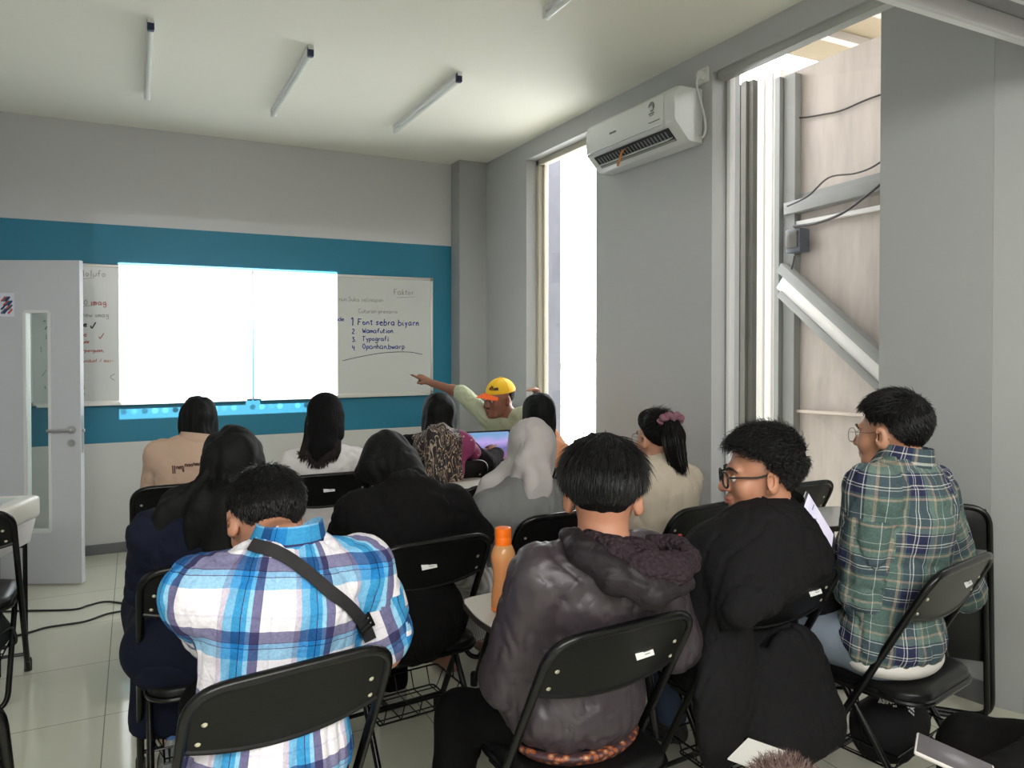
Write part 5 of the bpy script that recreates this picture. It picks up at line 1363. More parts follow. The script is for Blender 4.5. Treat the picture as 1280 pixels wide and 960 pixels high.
        if folds > 0:
            hz_ = H((0, 0, 0))
            def fn(X, Y, Z):
                px, py = X - nb[0], Y - nb[1]; th = np.arctan2(py, px); low = np.clip((hz_[2] + .06 - Z) / .22, 0, 1)
                return folds * (.25 + low) * np.sin(nfold * th + seed + 2.2 * np.sin(Z * 11 + seed) + 1.5 * vnoise(X, Y, Z, 14, seed)) + folds * .5 * vnoise(X, Y, Z * .35, 62, seed + 3) + folds * .7 * np.clip(1 - 3 * np.abs(vnoise(X, Y, Z * .6, 34, seed + 5)), 0, 1)
            f.warp(fn)
        if front:
            f.ell(H((0, .125, -.012)), np.array((.062, .06, .085)) * k, R, .01, 'sub')
        me, V, F = f.mesh(name, relax); o = link_mesh(name, me, m, s.obj)
        s.hbvh = BVHTree.FromPolygons((V + s.root).tolist(), F.tolist())
        return o

    def eyes(s, shut=False):
        mb = MB()
        for sg in (-1, 1): mb.ell(s.H((sg * .031, .0815, -.004)), np.array((.0125, .0115, .0105)) * s.hs, s.Rh, 16, 10)
        e = mb.build('eye', mat('eye_white', rgb(220, 214, 208), 0.2) if 'eye_white' not in bpy.data.materials else bpy.data.materials['eye_white'], s.obj)
        mb = MB()
        for sg in (-1, 1): mb.ell(s.H((sg * .031, .0895, -.005)), np.array((.0055, .0042, .0058)) * s.hs, s.Rh, 12, 8)
        mb.build('iris', mat('iris_dark', rgb(38, 26, 20), 0.15) if 'iris_dark' not in bpy.data.materials else bpy.data.materials['iris_dark'], e)

    def brows(s, m):
        mb = MB()
        for sg in (-1, 1):
            p = smooth_path([s.H((sg * .012, .1015, .020)), s.H((sg * .028, .098, .026)), s.H((sg * .043, .088, .024)), s.H((sg * .052, .078, .016))], 4)
            mb.tube(p, np.interp(np.linspace(0, 1, len(p)), [0, .5, 1], [.0045, .005, .002]), 6)
        mb.build('eyebrow', m, s.obj)

    def lips(s, m):
        mb = MB(); p = smooth_path([s.H((-.023, .094, -.0665)), s.H((-.01, .1035, -.063)), s.H((0, .105, -.0645)), s.H((.01, .1035, -.063)), s.H((.023, .094, -.0665))], 4)
        mb.tube(p, np.interp(np.linspace(0, 1, len(p)), [0, .5, 1], [.002, .0048, .002]), 8)
        p = smooth_path([s.H((-.021, .093, -.069)), s.H((-.01, .1015, -.0735)), s.H((0, .103, -.0745)), s.H((.01, .1015, -.0735)), s.H((.021, .093, -.069))], 4)
        mb.tube(p, np.interp(np.linspace(0, 1, len(p)), [0, .5, 1], [.002, .0055, .002]), 8); mb.build('lips', m, s.obj)

    def glasses(s, m, lens_m, w=.026, hgt=.021, r=.0022, rnd=.5):
        fr = MB(); ln = MB(); H = s.H
        for sg in (-1, 1):
            pts = []
            for t_ in np.linspace(0, 2 * math.pi, 28, endpoint=False):
                cx, cz = math.cos(t_), math.sin(t_); e = rnd; x = np.sign(cx) * abs(cx) ** e * w; z = np.sign(cz) * abs(cz) ** e * hgt
                pts.append(H((sg * .034 + x, .113 - .35 * abs(sg * .034 + x) ** 1.0 * .25, -.006 + z)))
            pts = np.array(pts); fr.tube(pts, r, 8, closed=True)
            c = pts.mean(0); ln.add(np.concatenate([[c], pts]), [(0, 1 + i, 1 + (i + 1) % 28) for i in range(28)])
            fr.tube(smooth_path([H((sg * (.034 + w), .104, .004)), H((sg * .072, .085, .006)), H((sg * .079, .03, .006)), H((sg * .081, -.005, .012)), H((sg * .078, -.03, -.012))], 4), r * .9, 8)
        fr.tube(smooth_path([H((-.009, .112, .0)), H((0, .116, .003)), H((.009, .112, .0))], 4), r * .9, 8)
        g = fr.build('glasses', m, s.obj); ln.build('lens', lens_m, g)


# ------------------------------------------------------------------ skin, hair and cloth
def skin_mat(name, c):
    t = NT(name); b = t.b; tc = t.n('ShaderNodeTexCoord'); nz = t.n('ShaderNodeTexNoise', i_Scale=14.0, i_Detail=4.0); t.l(tc.outputs['Object'], nz.inputs['Vector'])
    mx = t.n('ShaderNodeMix', data_type='RGBA'); mx.inputs[6].default_value = rgb(*c); mx.inputs[7].default_value = rgb(int(c[0] * .94), int(c[1] * .87), int(c[2] * .84)); t.l(nz.outputs['Fac'], mx.inputs[0]); t.l(mx.outputs[2], b.inputs['Base Color'])
    b.inputs['Roughness'].default_value = .48; b.inputs['Subsurface Weight'].default_value = .12; b.inputs['Subsurface Radius'].default_value = (.012, .005, .003); b.inputs['Subsurface Scale'].default_value = 1.0
    n2 = t.n('ShaderNodeTexNoise', i_Scale=220.0); bp = t.n('ShaderNodeBump', i_Strength=.06, i_Distance=.003); t.l(n2.outputs['Fac'], bp.inputs['Height']); t.l(bp.outputs[0], b.inputs['Normal'])
    return t.m
SK_TAN = skin_mat('skin_tan', (186, 140, 114)); SK_BROWN = skin_mat('skin_brown', (140, 98, 80)); SK_LIGHT = skin_mat('skin_light', (208, 166, 142)); SK_WARM = skin_mat('skin_warm', (190, 140, 114))
M_HAIR = mat('black_hair', rgb(20, 19, 20), .33, spec=.5); M_HAIRB = mat('dark_brown_hair', rgb(30, 23, 21), .36, spec=.45)
M_SCALP = mat('matt_black_hair', rgb(15, 14, 15), .75, spec=.15, bump=.8, bscale=120, stretch=(1, 1, .25))
M_SOLE = mat('dark_sole', rgb(44, 42, 40), .7)


def cloth(name, col, rough=.85, bump=.25, bscale=260, var=.06, sheen=0.0, spec=.2, wr=.12, wscale=18):
    t = NT(name); b = t.b; tc = t.n('ShaderNodeTexCoord'); nz = t.n('ShaderNodeTexNoise', i_Scale=7.0, i_Detail=5.0); t.l(tc.outputs['Object'], nz.inputs['Vector'])
    mx = t.n('ShaderNodeMix', data_type='RGBA'); mx.inputs[6].default_value = col; mx.inputs[7].default_value = tuple(x * (1 - var) for x in col[:3]) + (1,); t.l(nz.outputs['Fac'], mx.inputs[0]); t.l(mx.outputs[2], b.inputs['Base Color'])
    b.inputs['Roughness'].default_value = rough; b.inputs['Specular IOR Level'].default_value = spec; b.inputs['Sheen Weight'].default_value = sheen
    n1 = t.n('ShaderNodeTexNoise', i_Scale=bscale, i_Detail=2.0); t.l(tc.outputs['Object'], n1.inputs['Vector'])
    bp = t.n('ShaderNodeBump', i_Strength=bump, i_Distance=.002); t.l(n1.outputs['Fac'], bp.inputs['Height'])
    if wr > 0:
        n2 = t.n('ShaderNodeTexNoise', i_Scale=wscale, i_Detail=2.5, i_Distortion=1.2); t.l(tc.outputs['Object'], n2.inputs['Vector'])
        b2 = t.n('ShaderNodeBump', i_Strength=wr, i_Distance=.02); t.l(n2.outputs['Fac'], b2.inputs['Height']); t.l(bp.outputs[0], b2.inputs['Normal']); t.l(b2.outputs[0], b.inputs['Normal'])
    else: t.l(bp.outputs[0], b.inputs['Normal'])
    return t.m


def plaid_mat(name, warp_, weft, pu, pv, mode='MULTIPLY', fac=1.0, off=(0, 0), gain=1.0):
    t = NT(name); b = t.b; at_ = t.n('ShaderNodeAttribute', attribute_name='plaid'); sp = t.n('ShaderNodeSeparateXYZ'); t.l(at_.outputs['Vector'], sp.inputs[0])
    def ramp(out, per, stops, o):
        a_ = t.n('ShaderNodeMath', operation='MULTIPLY_ADD'); a_.inputs[1].default_value = 1 / per; a_.inputs[2].default_value = o + 20; t.l(out, a_.inputs[0])
        fr = t.n('ShaderNodeMath', operation='FRACT'); t.l(a_.outputs[0], fr.inputs[0]); cr = t.n('ShaderNodeValToRGB'); cr.color_ramp.interpolation = 'CONSTANT'; e = cr.color_ramp.elements
        e[0].position = stops[0][0]; e[0].color = stops[0][1]; e[1].position = stops[1][0]; e[1].color = stops[1][1]
        for p_, c_ in stops[2:]: q = e.new(p_); q.color = c_
        t.l(fr.outputs[0], cr.inputs[0]); return cr.outputs[0]
    A = ramp(sp.outputs[0], pu, warp_, off[0]); B = ramp(sp.outputs[1], pv, weft, off[1])
    mx = t.n('ShaderNodeMix', data_type='RGBA', blend_type=mode); mx.inputs[0].default_value = fac; t.l(A, mx.inputs[6]); t.l(B, mx.inputs[7])
    # fine weave mottling
    nz = t.n('ShaderNodeTexNoise', i_Scale=180.0, i_Detail=2.0); tc = t.n('ShaderNodeTexCoord'); t.l(tc.outputs['Object'], nz.inputs['Vector'])
    mm = t.n('ShaderNodeMix', data_type='RGBA', blend_type='OVERLAY'); mm.inputs[0].default_value = .35; t.l(mx.outputs[2], mm.inputs[6]); t.l(nz.outputs['Fac'], mm.inputs[7]); t.l(mm.outputs[2], b.inputs['Base Color'])
    b.inputs['Roughness'].default_value = .85; b.inputs['Specular IOR Level'].default_value = .2
    n2 = t.n('ShaderNodeTexNoise', i_Scale=16.0, i_Detail=3.0, i_Distortion=1.0); t.l(tc.outputs['Object'], n2.inputs['Vector']); bp = t.n('ShaderNodeBump', i_Strength=.35, i_Distance=.02); t.l(n2.outputs['Fac'], bp.inputs['Height']); t.l(bp.outputs[0], b.inputs['Normal'])
    return t.m


def seat_of(k, dx=0, dy=0):
    p = on(CH[k], (dx, dy, 0)); return (p[0], p[1])
# ------------------------------------------------------------------ the people
M_BLACKSC = cloth('black_scarf', rgb(13, 13, 14), .7, spec=.2, wr=.35, wscale=12)
M_BLACKT = cloth('black_top', rgb(18, 17, 18), .9, spec=.12, wr=.3)
M_TROU = cloth('black_trousers', rgb(11, 11, 12), .88, spec=.1)
M_JEANS = cloth('blue_jeans', rgb(74, 88, 112), .85, var=.3)
M_SHOE = mat('grey_shoe', rgb(150, 146, 138), .8, bump=.2, bscale=200); M_SHOED = mat('dark_shoe', rgb(52, 50, 50), .6)
M_NAVYD = cloth('navy_dress', rgb(19, 24, 42), .85)

# --- A: tan jacket, front left
A = Fig('person in black hijab and tan jacket with dark script on the back', seat_of('A'), 0, P(248, 519, 4.0), P(247, 553, 3.93), hy=-6, hw=.175, skin=SK_LIGHT, roll=1, hs=.97)
A.body(h=.009); M_TAN = cloth('tan_jacket', rgb(196, 168, 148), .85); M_TANS = cloth('tan_sleeve', rgb(168, 156, 140), .85)
A.top('jacket', M_TAN, .016, 'L', hem=.44, folds=.005, seed=3, h=.010)
A.trousers(M_TROU, shoes=M_SHOED); A.hijab(M_BLACKSC, drape=.0, back=.0, folds=.008, seed=2, nfold=11, h=.008, wide=.82)
A.collar(M_TAN, .085, .03)
def on_cloth_text(F, txt_lines, m, name, wid, parent):
    """txt_lines: list of pixel polylines drawn on the garment"""
    mb = MB()
    for ln in txt_lines:
        pts = []; ns = []
        for (x, y) in ln:
            p, n = F.on_top(x, y, .002)
            if p is not None: pts.append(p); ns.append(n)
        if len(pts) > 1: mb.ribbon(pts, ns, wid, .0015)
    if mb.v: mb.build(name, m, parent)
M_INKB = mat('dark_brown_print', rgb(84, 56, 48), .8)
ln = []
for (x0, y0, txt) in ((216, 592, '|'), (218.5, 592, '|')):
    ln.append([(x0, y0 - 10), (x0 + .6, y0)])
bx, by = 220.5, 586.5
for ch_ in 'nen':
    for st in GL[ch_]: ln.append([(bx + p[0] * 5, by - .25 * (bx - 220) * .35 - p[1] * 6) for p in st])
    bx += 3.2
ln.append([(228, 586), (229.5, 590)]); ln.append([(229.5, 586), (230, 590)])
bx = 231
for ch_ in 'non':
    for st in GL[ch_]: ln.append([(bx + p[0] * 5, 583.4 - p[1] * 6) for p in st])
    bx += 3.2
bx = 241
for ch_ in 'nmn':
    for st in GL[ch_]: ln.append([(bx + p[0] * 5, 582 - p[1] * 5.5) for p in st])
    bx += 3.6
on_cloth_text(A, ln, M_INKB, 'back_script', .0055, A.obj)

# --- B: navy dress, black hijab, left middle row
B = Fig('person in navy dress and long black hijab, left middle row', seat_of('B', -.05, .02), -4, P(291, 574, 2.6), P(268, 648, 2.52), hy=-8, hp=12, hw=.18, skin=SK_LIGHT, roll=-3,
        arms=dict(eL=P(185, 735, 2.58), wL=P(220, 748, 2.85), eR=P(345, 745, 2.75), wR=P(330, 720, 3.0)))
B.ank['L'] = P(212, 905, 2.66)
B.body(h=.008)
B.top('dress_top', M_NAVYD, .018, 'L', hem=.42, folds=.006, seed=5, h=.009, flare=.02, sl_r=.012)
def skirt(F, m, hem=.10, wide=.0, h=.011, seed=6, name='long_skirt', spread=1.0):
    f = SDF(F.lo, F.hi, h); L = F.L
    f.ell(L(F.pel + np.array([0, 0, -.03])), (.20 + wide, .16 + wide, .11), np.stack([F.rt, F.fwd, [0, 0, 1]], 1), .05)
    for sd in 'LR':
        f.cone(L(F.hip[sd]), L(F.knee[sd]), .11 + wide, .095 + wide, .08); f.cone(L(F.knee[sd]), L(F.ank[sd]), .095 + wide, .11 + wide, .10)
    f.cone(L(F.knee['L']), L(F.knee['R']), .08, .08, .08); f.cone(L(F.ank['L']), L(F.ank['R']), .09, .09, .1)
    f.warp(lambda X, Y, Z: .008 * vnoise(X, Y, Z * .3, 30, seed)); f.cut((0, 0, hem), (0, 0, -1), .01)
    me, V, Fq = f.mesh(name, 2); return link_mesh(name, me, m, F.obj)
skirt(B, M_NAVYD, .20, .015)
def bsc(f, s):
    L = s.L
    f.chain([L(P(262, 640, 2.50)), L(P(222, 640, 2.48)), L(P(196, 672, 2.50))], [.085, .06, .03], .05); f.chain([L(P(222, 635, 2.46)), L(P(202, 665, 2.44)), L(P(200, 695, 2.44))], [.045, .026, .008], .03)
    f.chain([L(P(270, 640, 2.44)), L(P(282, 690, 2.40)), L(P(290, 720, 2.42))], [.09, .075, .05], .05); f.chain([L(P(300, 650, 2.5)), L(P(330, 690, 2.5))], [.09, .08], .05)
B.hijab(M_BLACKSC, drape=.10, back=.10, folds=.012, seed=4, nfold=9, extra=bsc, puff=.026)
B.trousers(M_NAVYD, shoes=M_SHOE)

# --- C: blue plaid shirt, front row centre-left
S_BL = [(0, rgb(238, 236, 240)), (.22, rgb(206, 198, 212)), (.30, rgb(124, 186, 224)), (.42, rgb(60, 152, 204)), (.52, rgb(58, 62, 104)), (.535, rgb(70, 160, 212)), (.60, rgb(150, 206, 236)), (.66, rgb(114, 112, 148)), (.78, rgb(236, 234, 238)), (.9, rgb(228, 224, 232)), (.93, rgb(240, 238, 242))]
S_BL2 = [(0, rgb(240, 238, 242)), (.20, rgb(140, 196, 228)), (.36, rgb(62, 66, 110)), (.372, rgb(120, 180, 220)), (.44, rgb(62, 66, 108)), (.452, rgb(112, 110, 150)), (.62, rgb(238, 236, 240)), (.8, rgb(226, 222, 232)), (.83, rgb(242, 240, 244))]
M_PLB = plaid_mat('blue_plaid_cotton', S_BL, S_BL2, .165, .150, 'MULTIPLY', .92, (.25, .35))
C_ = Fig('man in blue and white plaid shirt with black sling strap, head bent', seat_of('C', 0, .0), 2, P(333, 634, 1.97), P(360, 690, 1.80), hy=8, hp=28, hr=7, hs=1.06, hw=.182, roll=5, skin=SK_WARM, build=1.06,
         arms=dict(eL=P(285, 795, 2.06), wL=P(340, 790, 2.25), eR=P(482, 815, 1.98), wR=P(440, 770, 2.20)), lleg=(P(262, 880, 2.02), P(262, 1010, 2.05)), legspread=.16)
C_.body(h=.0065)
C_.top('plaid_shirt', M_PLB, .020, 'S', hem=.40, folds=.006, seed=11, h=.0075, sl_r=.014, uv=True)
co, cv = C_.collar(M_PLB, .074, .038, lift=.03)
uvc = np.stack([np.repeat(np.arange(7), 40) * .013, np.tile(np.linspace(0, .5, 40), 7), np.zeros(280)], 1)
at_ = co.data.attributes.new('plaid', 'FLOAT_VECTOR', 'POINT'); at_.data.foreach_set('vector', uvc.astype(np.float32).ravel())
C_.trousers(M_TROU, shoes=M_SHOED)
def flowC(q): return np.array([q[0] * .6, -.2 - q[1], -.9]) if q[1] < .03 else np.array([q[0], .5, -.2])
C_.flowfn = flowC
C_.hair(M_HAIR, t=.018, n=5200, length=.034, lift=.55, seed=5, wdt=.0011, jit=.8)
def strap(F, pix, wid, m, name='sling_strap', lift=.003, th=.004, n=5):
    pp = []; nn_ = []
    for x, y in smooth_path(np.array([(a_, b_, 0) for a_, b_ in pix], float), n)[:, :2]:
        p, q = F.on_top(x, y, lift)
        if p is not None: pp.append(p); nn_.append(q)
    pp = np.array(pp); nn_ = np.array(nn_)
    for _ in range(3): pp[1:-1] = (pp[:-2] + 2 * pp[1:-1] + pp[2:]) / 4; nn_[1:-1] = (nn_[:-2] + nn_[1:-1] + nn_[2:]) / 3
    return MB().ribbon(pp + nn_ * .004, nn_, wid, th).build(name, m, F.obj), pp, nn_
M_STRAP = cloth('black_webbing', rgb(44, 43, 45), .7, bump=.4)
so_, sp_, sn_ = strap(C_, [(316, 682), (332, 686), (350, 693), (375, 710), (405, 735), (432, 757), (450, 776), (462, 797)], .030, M_STRAP)
p, n = C_.on_top(453, 778, .012)
bkl = MB(); tdir = nrmv(sp_[-1] - sp_[-4]); sdv = nrmv(np.cross(tdir, n)); Rb = np.stack([sdv, tdir, np.cross(sdv, tdir)], 1)
for s_ in (-1, 1): bkl.box(p + sdv * s_ * .019, (.006, .05, .008), R=Rb, bev=.002)
for s_ in (-1, 0, 1): bkl.box(p + tdir * s_ * .019, (.04, .006, .008), R=Rb, bev=.002)
bkl.build('buckle', M_BLK, so_)

# --- D: long dark hair, white shirt
D_ = Fig('woman with long loose dark hair in a white shirt', seat_of('D', 0, .0), 0, P(406, 524, 4.16), P(406, 560, 4.10), hy=4, hw=.17, skin=SK_LIGHT, hs=.97, build=.9)
D_.body(h=.009)
D_.top('white_shirt', cloth('white_shirt_cotton', rgb(216, 212, 212), .85), .016, 'L', hem=.42, folds=.006, seed=8, h=.009)
D_.collar(bpy.data.materials['white_shirt_cotton'], .06, .025)
D_.trousers(M_TROU, shoes=M_SHOED)
def dlong(g, s):
    L = s.L
    g.chain([L(P(406, 512, 4.13)), L(P(406, 540, 4.08)), L(P(402, 560, 4.03)), L(P(398, 580, 4.0))], [.098, .092, .070, .030], .03, flat=(s.frt, .7))
    g.chain([L(P(420, 520, 4.13)), L(P(425, 545, 4.10))], [.045, .02], .02)
paths = []
rs = np.random.RandomState(4)
for i in range(300):
    a_ = rs.uniform(0, 1); b_ = a_ - .5; yend = 588 - 30 * abs(b_) + rs.uniform(-10, 4); xe = 396 + 46 * b_ + rs.uniform(-4, 4)
    q = D_.on_top(xe, min(yend, 586), .012)[0]
    if q is None: continue
    q1 = D_.on_top(399 + 46 * b_, 568, .014 + rs.uniform(0, .008))[0]
    if q1 is None: q1 = D_.L(P(399 + 46 * b_, 568, 3.97))
    ed = .05 * (2 * b_) ** 2
    paths.append([D_.L(P(405 + 22 * b_, 500 + 16 * b_ * b_, 4.10 + ed)), D_.L(P(405 + 44 * b_, 522, 4.035 + 1.8 * ed)), D_.L(P(403 + 46 * b_, 546, 4.01 + 1.6 * ed)), q1, q])
D_.flowfn = lambda q: np.array([q[0] * .3, -.3 * abs(q[0]) - .1, -1.0])
D_.hair(M_HAIRB, t=.018, n=1200, length=.05, lift=.02, seed=6, jit=.3, wdt=.0014, hook=dlong, hookadd=D_.locks(paths, .005), prof=[(-.12, -.14), (-.03, -.13), (.0, -.09), (.03, .0), (.06, .04), (.1, .07)], low_len=1.0)

# --- E: bent, plain black top and black hood-like scarf
E_ = Fig('person bent forward in a plain black top and black headscarf, middle row', seat_of('E', -.04, .0), 6, P(487, 580, 2.98), P(510, 616, 2.80), hy=22, hp=40, hw=.185, skin=SK_LIGHT, roll=0, build=1.12,
         arms=dict(eL=P(428, 700, 2.92), wL=P(450, 705, 3.15), eR=P(585, 668, 2.98), wR=P(604, 664, 3.16), hR=np.array([0, 1, -.1])))
E_.body(h=.008)
E_.top('black_top', M_BLACKT, .022, 'L', hem=.40, folds=.006, seed=12, h=.009, sl_r=.022, flare=.02)
E_.trousers(M_TROU, shoes=M_SHOE); 
def esc(f, s):
    L = s.L; f.chain([L(P(483, 565, 2.96)), L(P(515, 595, 2.86))], [.09, .06], .04); f.chain([L(P(472, 580, 2.92)), L(P(455, 592, 2.94))], [.07, .045], .04)
E_.hijab(M_BLACKSC, drape=.0, back=.02, folds=.010, seed=9, nfold=8, wide=.85, extra=esc)
E_.collar(M_BLACKT, .078, .022)

# --- F: black hijab, patterned maroon scarf
M_PAT = None
def patterned():
    t = NT('patterned_scarf'); tc = t.n('ShaderNodeTexCoord'); mp = t.n('ShaderNodeMapping'); mp.inputs['Rotation'].default_value = (0, .5, 0); mp.inputs['Scale'].default_value = (1, 1, .22); t.l(tc.outputs['Object'], mp.inputs[0])
    wv = t.n('ShaderNodeTexNoise', i_Scale=15.0, i_Distortion=2.6, i_Detail=2.0); t.l(mp.outputs[0], wv.inputs['Vector'])
    cr = t.n('ShaderNodeValToRGB'); cr.color_ramp.interpolation = 'CONSTANT'; e = cr.color_ramp.elements
    e[0].position = 0; e[0].color = rgb(34, 28, 32); e[1].position = .47; e[1].color = rgb(176, 158, 140)
    for p_, c_ in ((.505, rgb(40, 32, 36)), (.60, rgb(190, 160, 130)), (.625, rgb(36, 30, 34))): q = e.new(p_); q.color = c_
    t.l(wv.outputs['Fac'], cr.inputs[0])
    sp = t.n('ShaderNodeSeparateXYZ'); t.l(tc.outputs['Object'], sp.inputs[0])
    mr = t.n('ShaderNodeMath', operation='GREATER_THAN'); mr.inputs[1].default_value = .10; t.l(sp.outputs[0], mr.inputs[0])
    vo = t.n('ShaderNodeTexVoronoi', i_Scale=30.0); t.l(tc.outputs['Object'], vo.inputs['Vector']); c2 = t.n('ShaderNodeValToRGB'); c2.color_ramp.interpolation = 'CONSTANT'; e = c2.color_ramp.elements
    e[0].position = 0; e[0].color = rgb(196, 150, 160); e[1].position = .18; e[1].color = rgb(128, 44, 88); t.l(vo.outputs['Distance'], c2.inputs[0])
    mx = t.n('ShaderNodeMix', data_type='RGBA'); t.l(mr.outputs[0], mx.inputs[0]); t.l(cr.outputs[0], mx.inputs[6]); t.l(c2.outputs[0], mx.inputs[7]); t.l(mx.outputs[2], t.b.inputs['Base Color']); t.b.inputs['Roughness'].default_value = .75
    return t.m
F_ = Fig('person in black hijab with a patterned maroon and cream shawl, in front of the instructor', seat_of('F', -.06, .02), -4, P(549, 513, 4.56), P(549, 547, 4.5), hy=-12, hw=.18, skin=SK_BROWN, build=1.08,
         arms=dict(eR=P(605, 580, 4.6), wR=P(622, 568, 4.8), hR=np.array([.1, .9, .35])))
F_.body(h=.0085)
F_.top('black_shirt', M_BLACKT, .018, 'L', hem=.42, folds=.005, seed=14, h=.010, sl_r=.008)
F_.trousers(M_TROU, shoes=M_SHOED)
def fsh(f, s):
    L = s.L
    f.chain([L(P(522, 558, 4.44)), L(P(549, 552, 4.36)), L(P(580, 556, 4.42))], [.06, .085, .07], .04); f.chain([L(P(549, 556, 4.37)), L(P(556, 590, 4.34))], [.12, .12], .05, flat=(s.frt, .5))
    f.chain([L(P(525, 560, 4.42)), L(P(522, 585, 4.42))], [.07, .07], .04); f.chain([L(P(580, 556, 4.42)), L(P(592, 566, 4.5))], [.06, .04], .03)
F_.hijab(patterned(), drape=.0, back=.0, folds=.007, seed=13, nfold=12, name='patterned_shawl', h=.009, front=False, extra=fsh, puff=.004, wide=.8)
F_.hijab(M_BLACKSC, drape=-.04, back=-.02, folds=.007, seed=15, nfold=8, h=.009, puff=.024, wide=1.05)

# --- G: the instructor
M_SAGE = cloth('sage_shirt', rgb(176, 186, 158), .85)
gs = seat_of('G')
G = Fig('instructor in yellow and orange cap and pale green shirt pointing at the whiteboard', gs, 150, P(626, 492, 5.10), P(634, 520, 5.14), hy=100, hp=6, hr=-4, hw=.18, skin=SK_BROWN, twist=10, hs=1.06,
        arms=dict(eR=P(578, 492, 5.16), wR=P(540, 479, 5.22), hR=nrmv(P(514, 465, 5.25) - P(538, 478, 5.22)), eL=P(664, 560, 5.06), wL=P(648, 585, 4.9)))
# the pointing arm leaves the shoulder nearest the board
G.sR = P(608, 520, 5.16); G.sL = P(655, 521, 5.10)
G.body(h=.007, handpose=dict(R='point', upR=np.array([0, -.5, 1.0])))
G.top('green_shirt', M_SAGE, .016, 'M', hem=.42, folds=.006, seed=17, h=.008, sl_r=.0)
G.collar(M_SAGE, .062, .03); G.trousers(M_TROU, shoes=M_SHOED)
G.hair(M_HAIR, t=.006, n=300, length=.012, seed=8); G.eyes(); G.brows(M_HAIR); G.lips(mat('lip_brown', rgb(136, 80, 66), .45))
M_WIREF = mat('thin_metal_frame', rgb(96, 92, 88), .35, metal=.5); M_LENS = glass_mat('lens_glass')
G.glasses(M_WIREF, M_LENS, .024, .018, .0012, .8)
# stubble-dark beard line
g_ = SDF(G.H((0, 0, 0)) - .2, G.H((0, 0, 0)) + .2, .006)
g_.ell(G.H((0, .052, -.092)), (.046, .042, .032), G.Rh, .01); g_.ell(G.H((0, .085, -.052)), (.026, .02, .008), G.Rh, .008)
me, _, _ = g_.mesh('short_beard', 2); link_mesh('short_beard', me, mat('stubble', rgb(58, 44, 40), .9, bump=.3, bscale=300), G.obj)
# cap
def cap(F):
    H = F.H; k = F.hs; c = F.hc - F.root; R = F.Rh; g = SDF(c - .25, c + .25, .006)
    X, Y, Z = g.grid(); p = (np.stack([X, Y, Z], -1) - c) @ R; r_ = np.array((.086, .106, .104)) * k
    k0 = np.linalg.norm(p / r_, axis=-1); k1 = np.linalg.norm(p / r_ ** 2, axis=-1) + 1e-9; d = k0 * (k0 - 1) / k1
    g.D = np.maximum(d, .012 - p[..., 2] + .12 * p[..., 1] * -1 * .3).astype(np.float32)
    me, _, _ = g.mesh('cap', 2); o = link_mesh('cap', me, mat('yellow_cap', rgb(244, 196, 40), .7, bump=.1, bscale=200), F.obj)
    V = []; Fq = []; n = 18
    for rr in (0, 1, 2, 3):
        for i in range(n):
            t = -1.15 + 2.3 * i / (n - 1); e = rr / 3; rad = .096 + e * .075 * math.cos(t * .9)
            x = math.sin(t) * .086 * (1 + .1 * e); y = .035 + math.cos(t) * rad * .78; V.append(H((x, y, .050 - e * .018 - .028 * abs(math.sin(t)) ** 2 + .0)))
    for r_ in range(3):
        for i in range(n - 1): Fq.append((r_ * n + i, r_ * n + i + 1, (r_ + 1) * n + i + 1, (r_ + 1) * n + i))
    V = np.array(V); m_ = len(V); V2 = V - (F.Rh @ np.array([0, 0, .004])); mb = MB(); Fb = [tuple(q + m_ for q in f)[::-1] for f in Fq]
    per = list(range(n)) + [n * r_ + n - 1 for r_ in (1, 2, 3)] + [3 * n + i for i in range(n - 2, -1, -1)] + [n * 2, n]
    mb.add(np.concatenate([V, V2]), Fq + Fb + [(per[i], per[(i + 1) % len(per)], per[(i + 1) % len(per)] + m_, per[i] + m_) for i in range(len(per))])
    mb.build('visor', mat('orange_visor', rgb(244, 104, 36), .6), o)
    mb = MB(); mb.ell(H((0, -.012, .137)), (.008, .008, .005), F.Rh)
    for i in range(6):
        a_ = i * math.pi / 3 + .5
        pts = [F.L(F.hc) + F.Rh @ (np.array((math.sin(a_) * math.sin(t) * .0875, math.cos(a_) * math.sin(t) * .1075, math.cos(t) * .1055)) * k) for t in np.linspace(.05, 1.35, 8)]
        mb.tube(pts, .0012, 5)
    mb.build('cap_seam', mat('cap_seam_yellow', rgb(226, 176, 34), .7), o)
    mb = MB(); rnd_ = random.Random(3); ln_, wd_ = strokes('moth', .026, .03, 2)
    for l_ in ln_:
        pts = []; ns = []
        for x, y in l_:
            th = (x - wd_ / 2) / .1; zz = .038 + y; rr = math.sqrt(max(0, 1 - (zz / .104) ** 2)); pl = np.array((-math.sin(th - .5) * .088 * rr, math.cos(th - .5) * .108 * rr, zz)); pl[0] *= -1
            nl = nrmv(pl / np.array((.086, .106, .104)) ** 2); pts.append(F.L(F.hc) + F.Rh @ (pl * k)); ns.append(F.Rh @ nl)
        mb.ribbon(pts, ns, .006, .0015)
    mb.build('cap_lettering', mat('cap_print', rgb(70, 44, 36), .7), o)
cap(G)

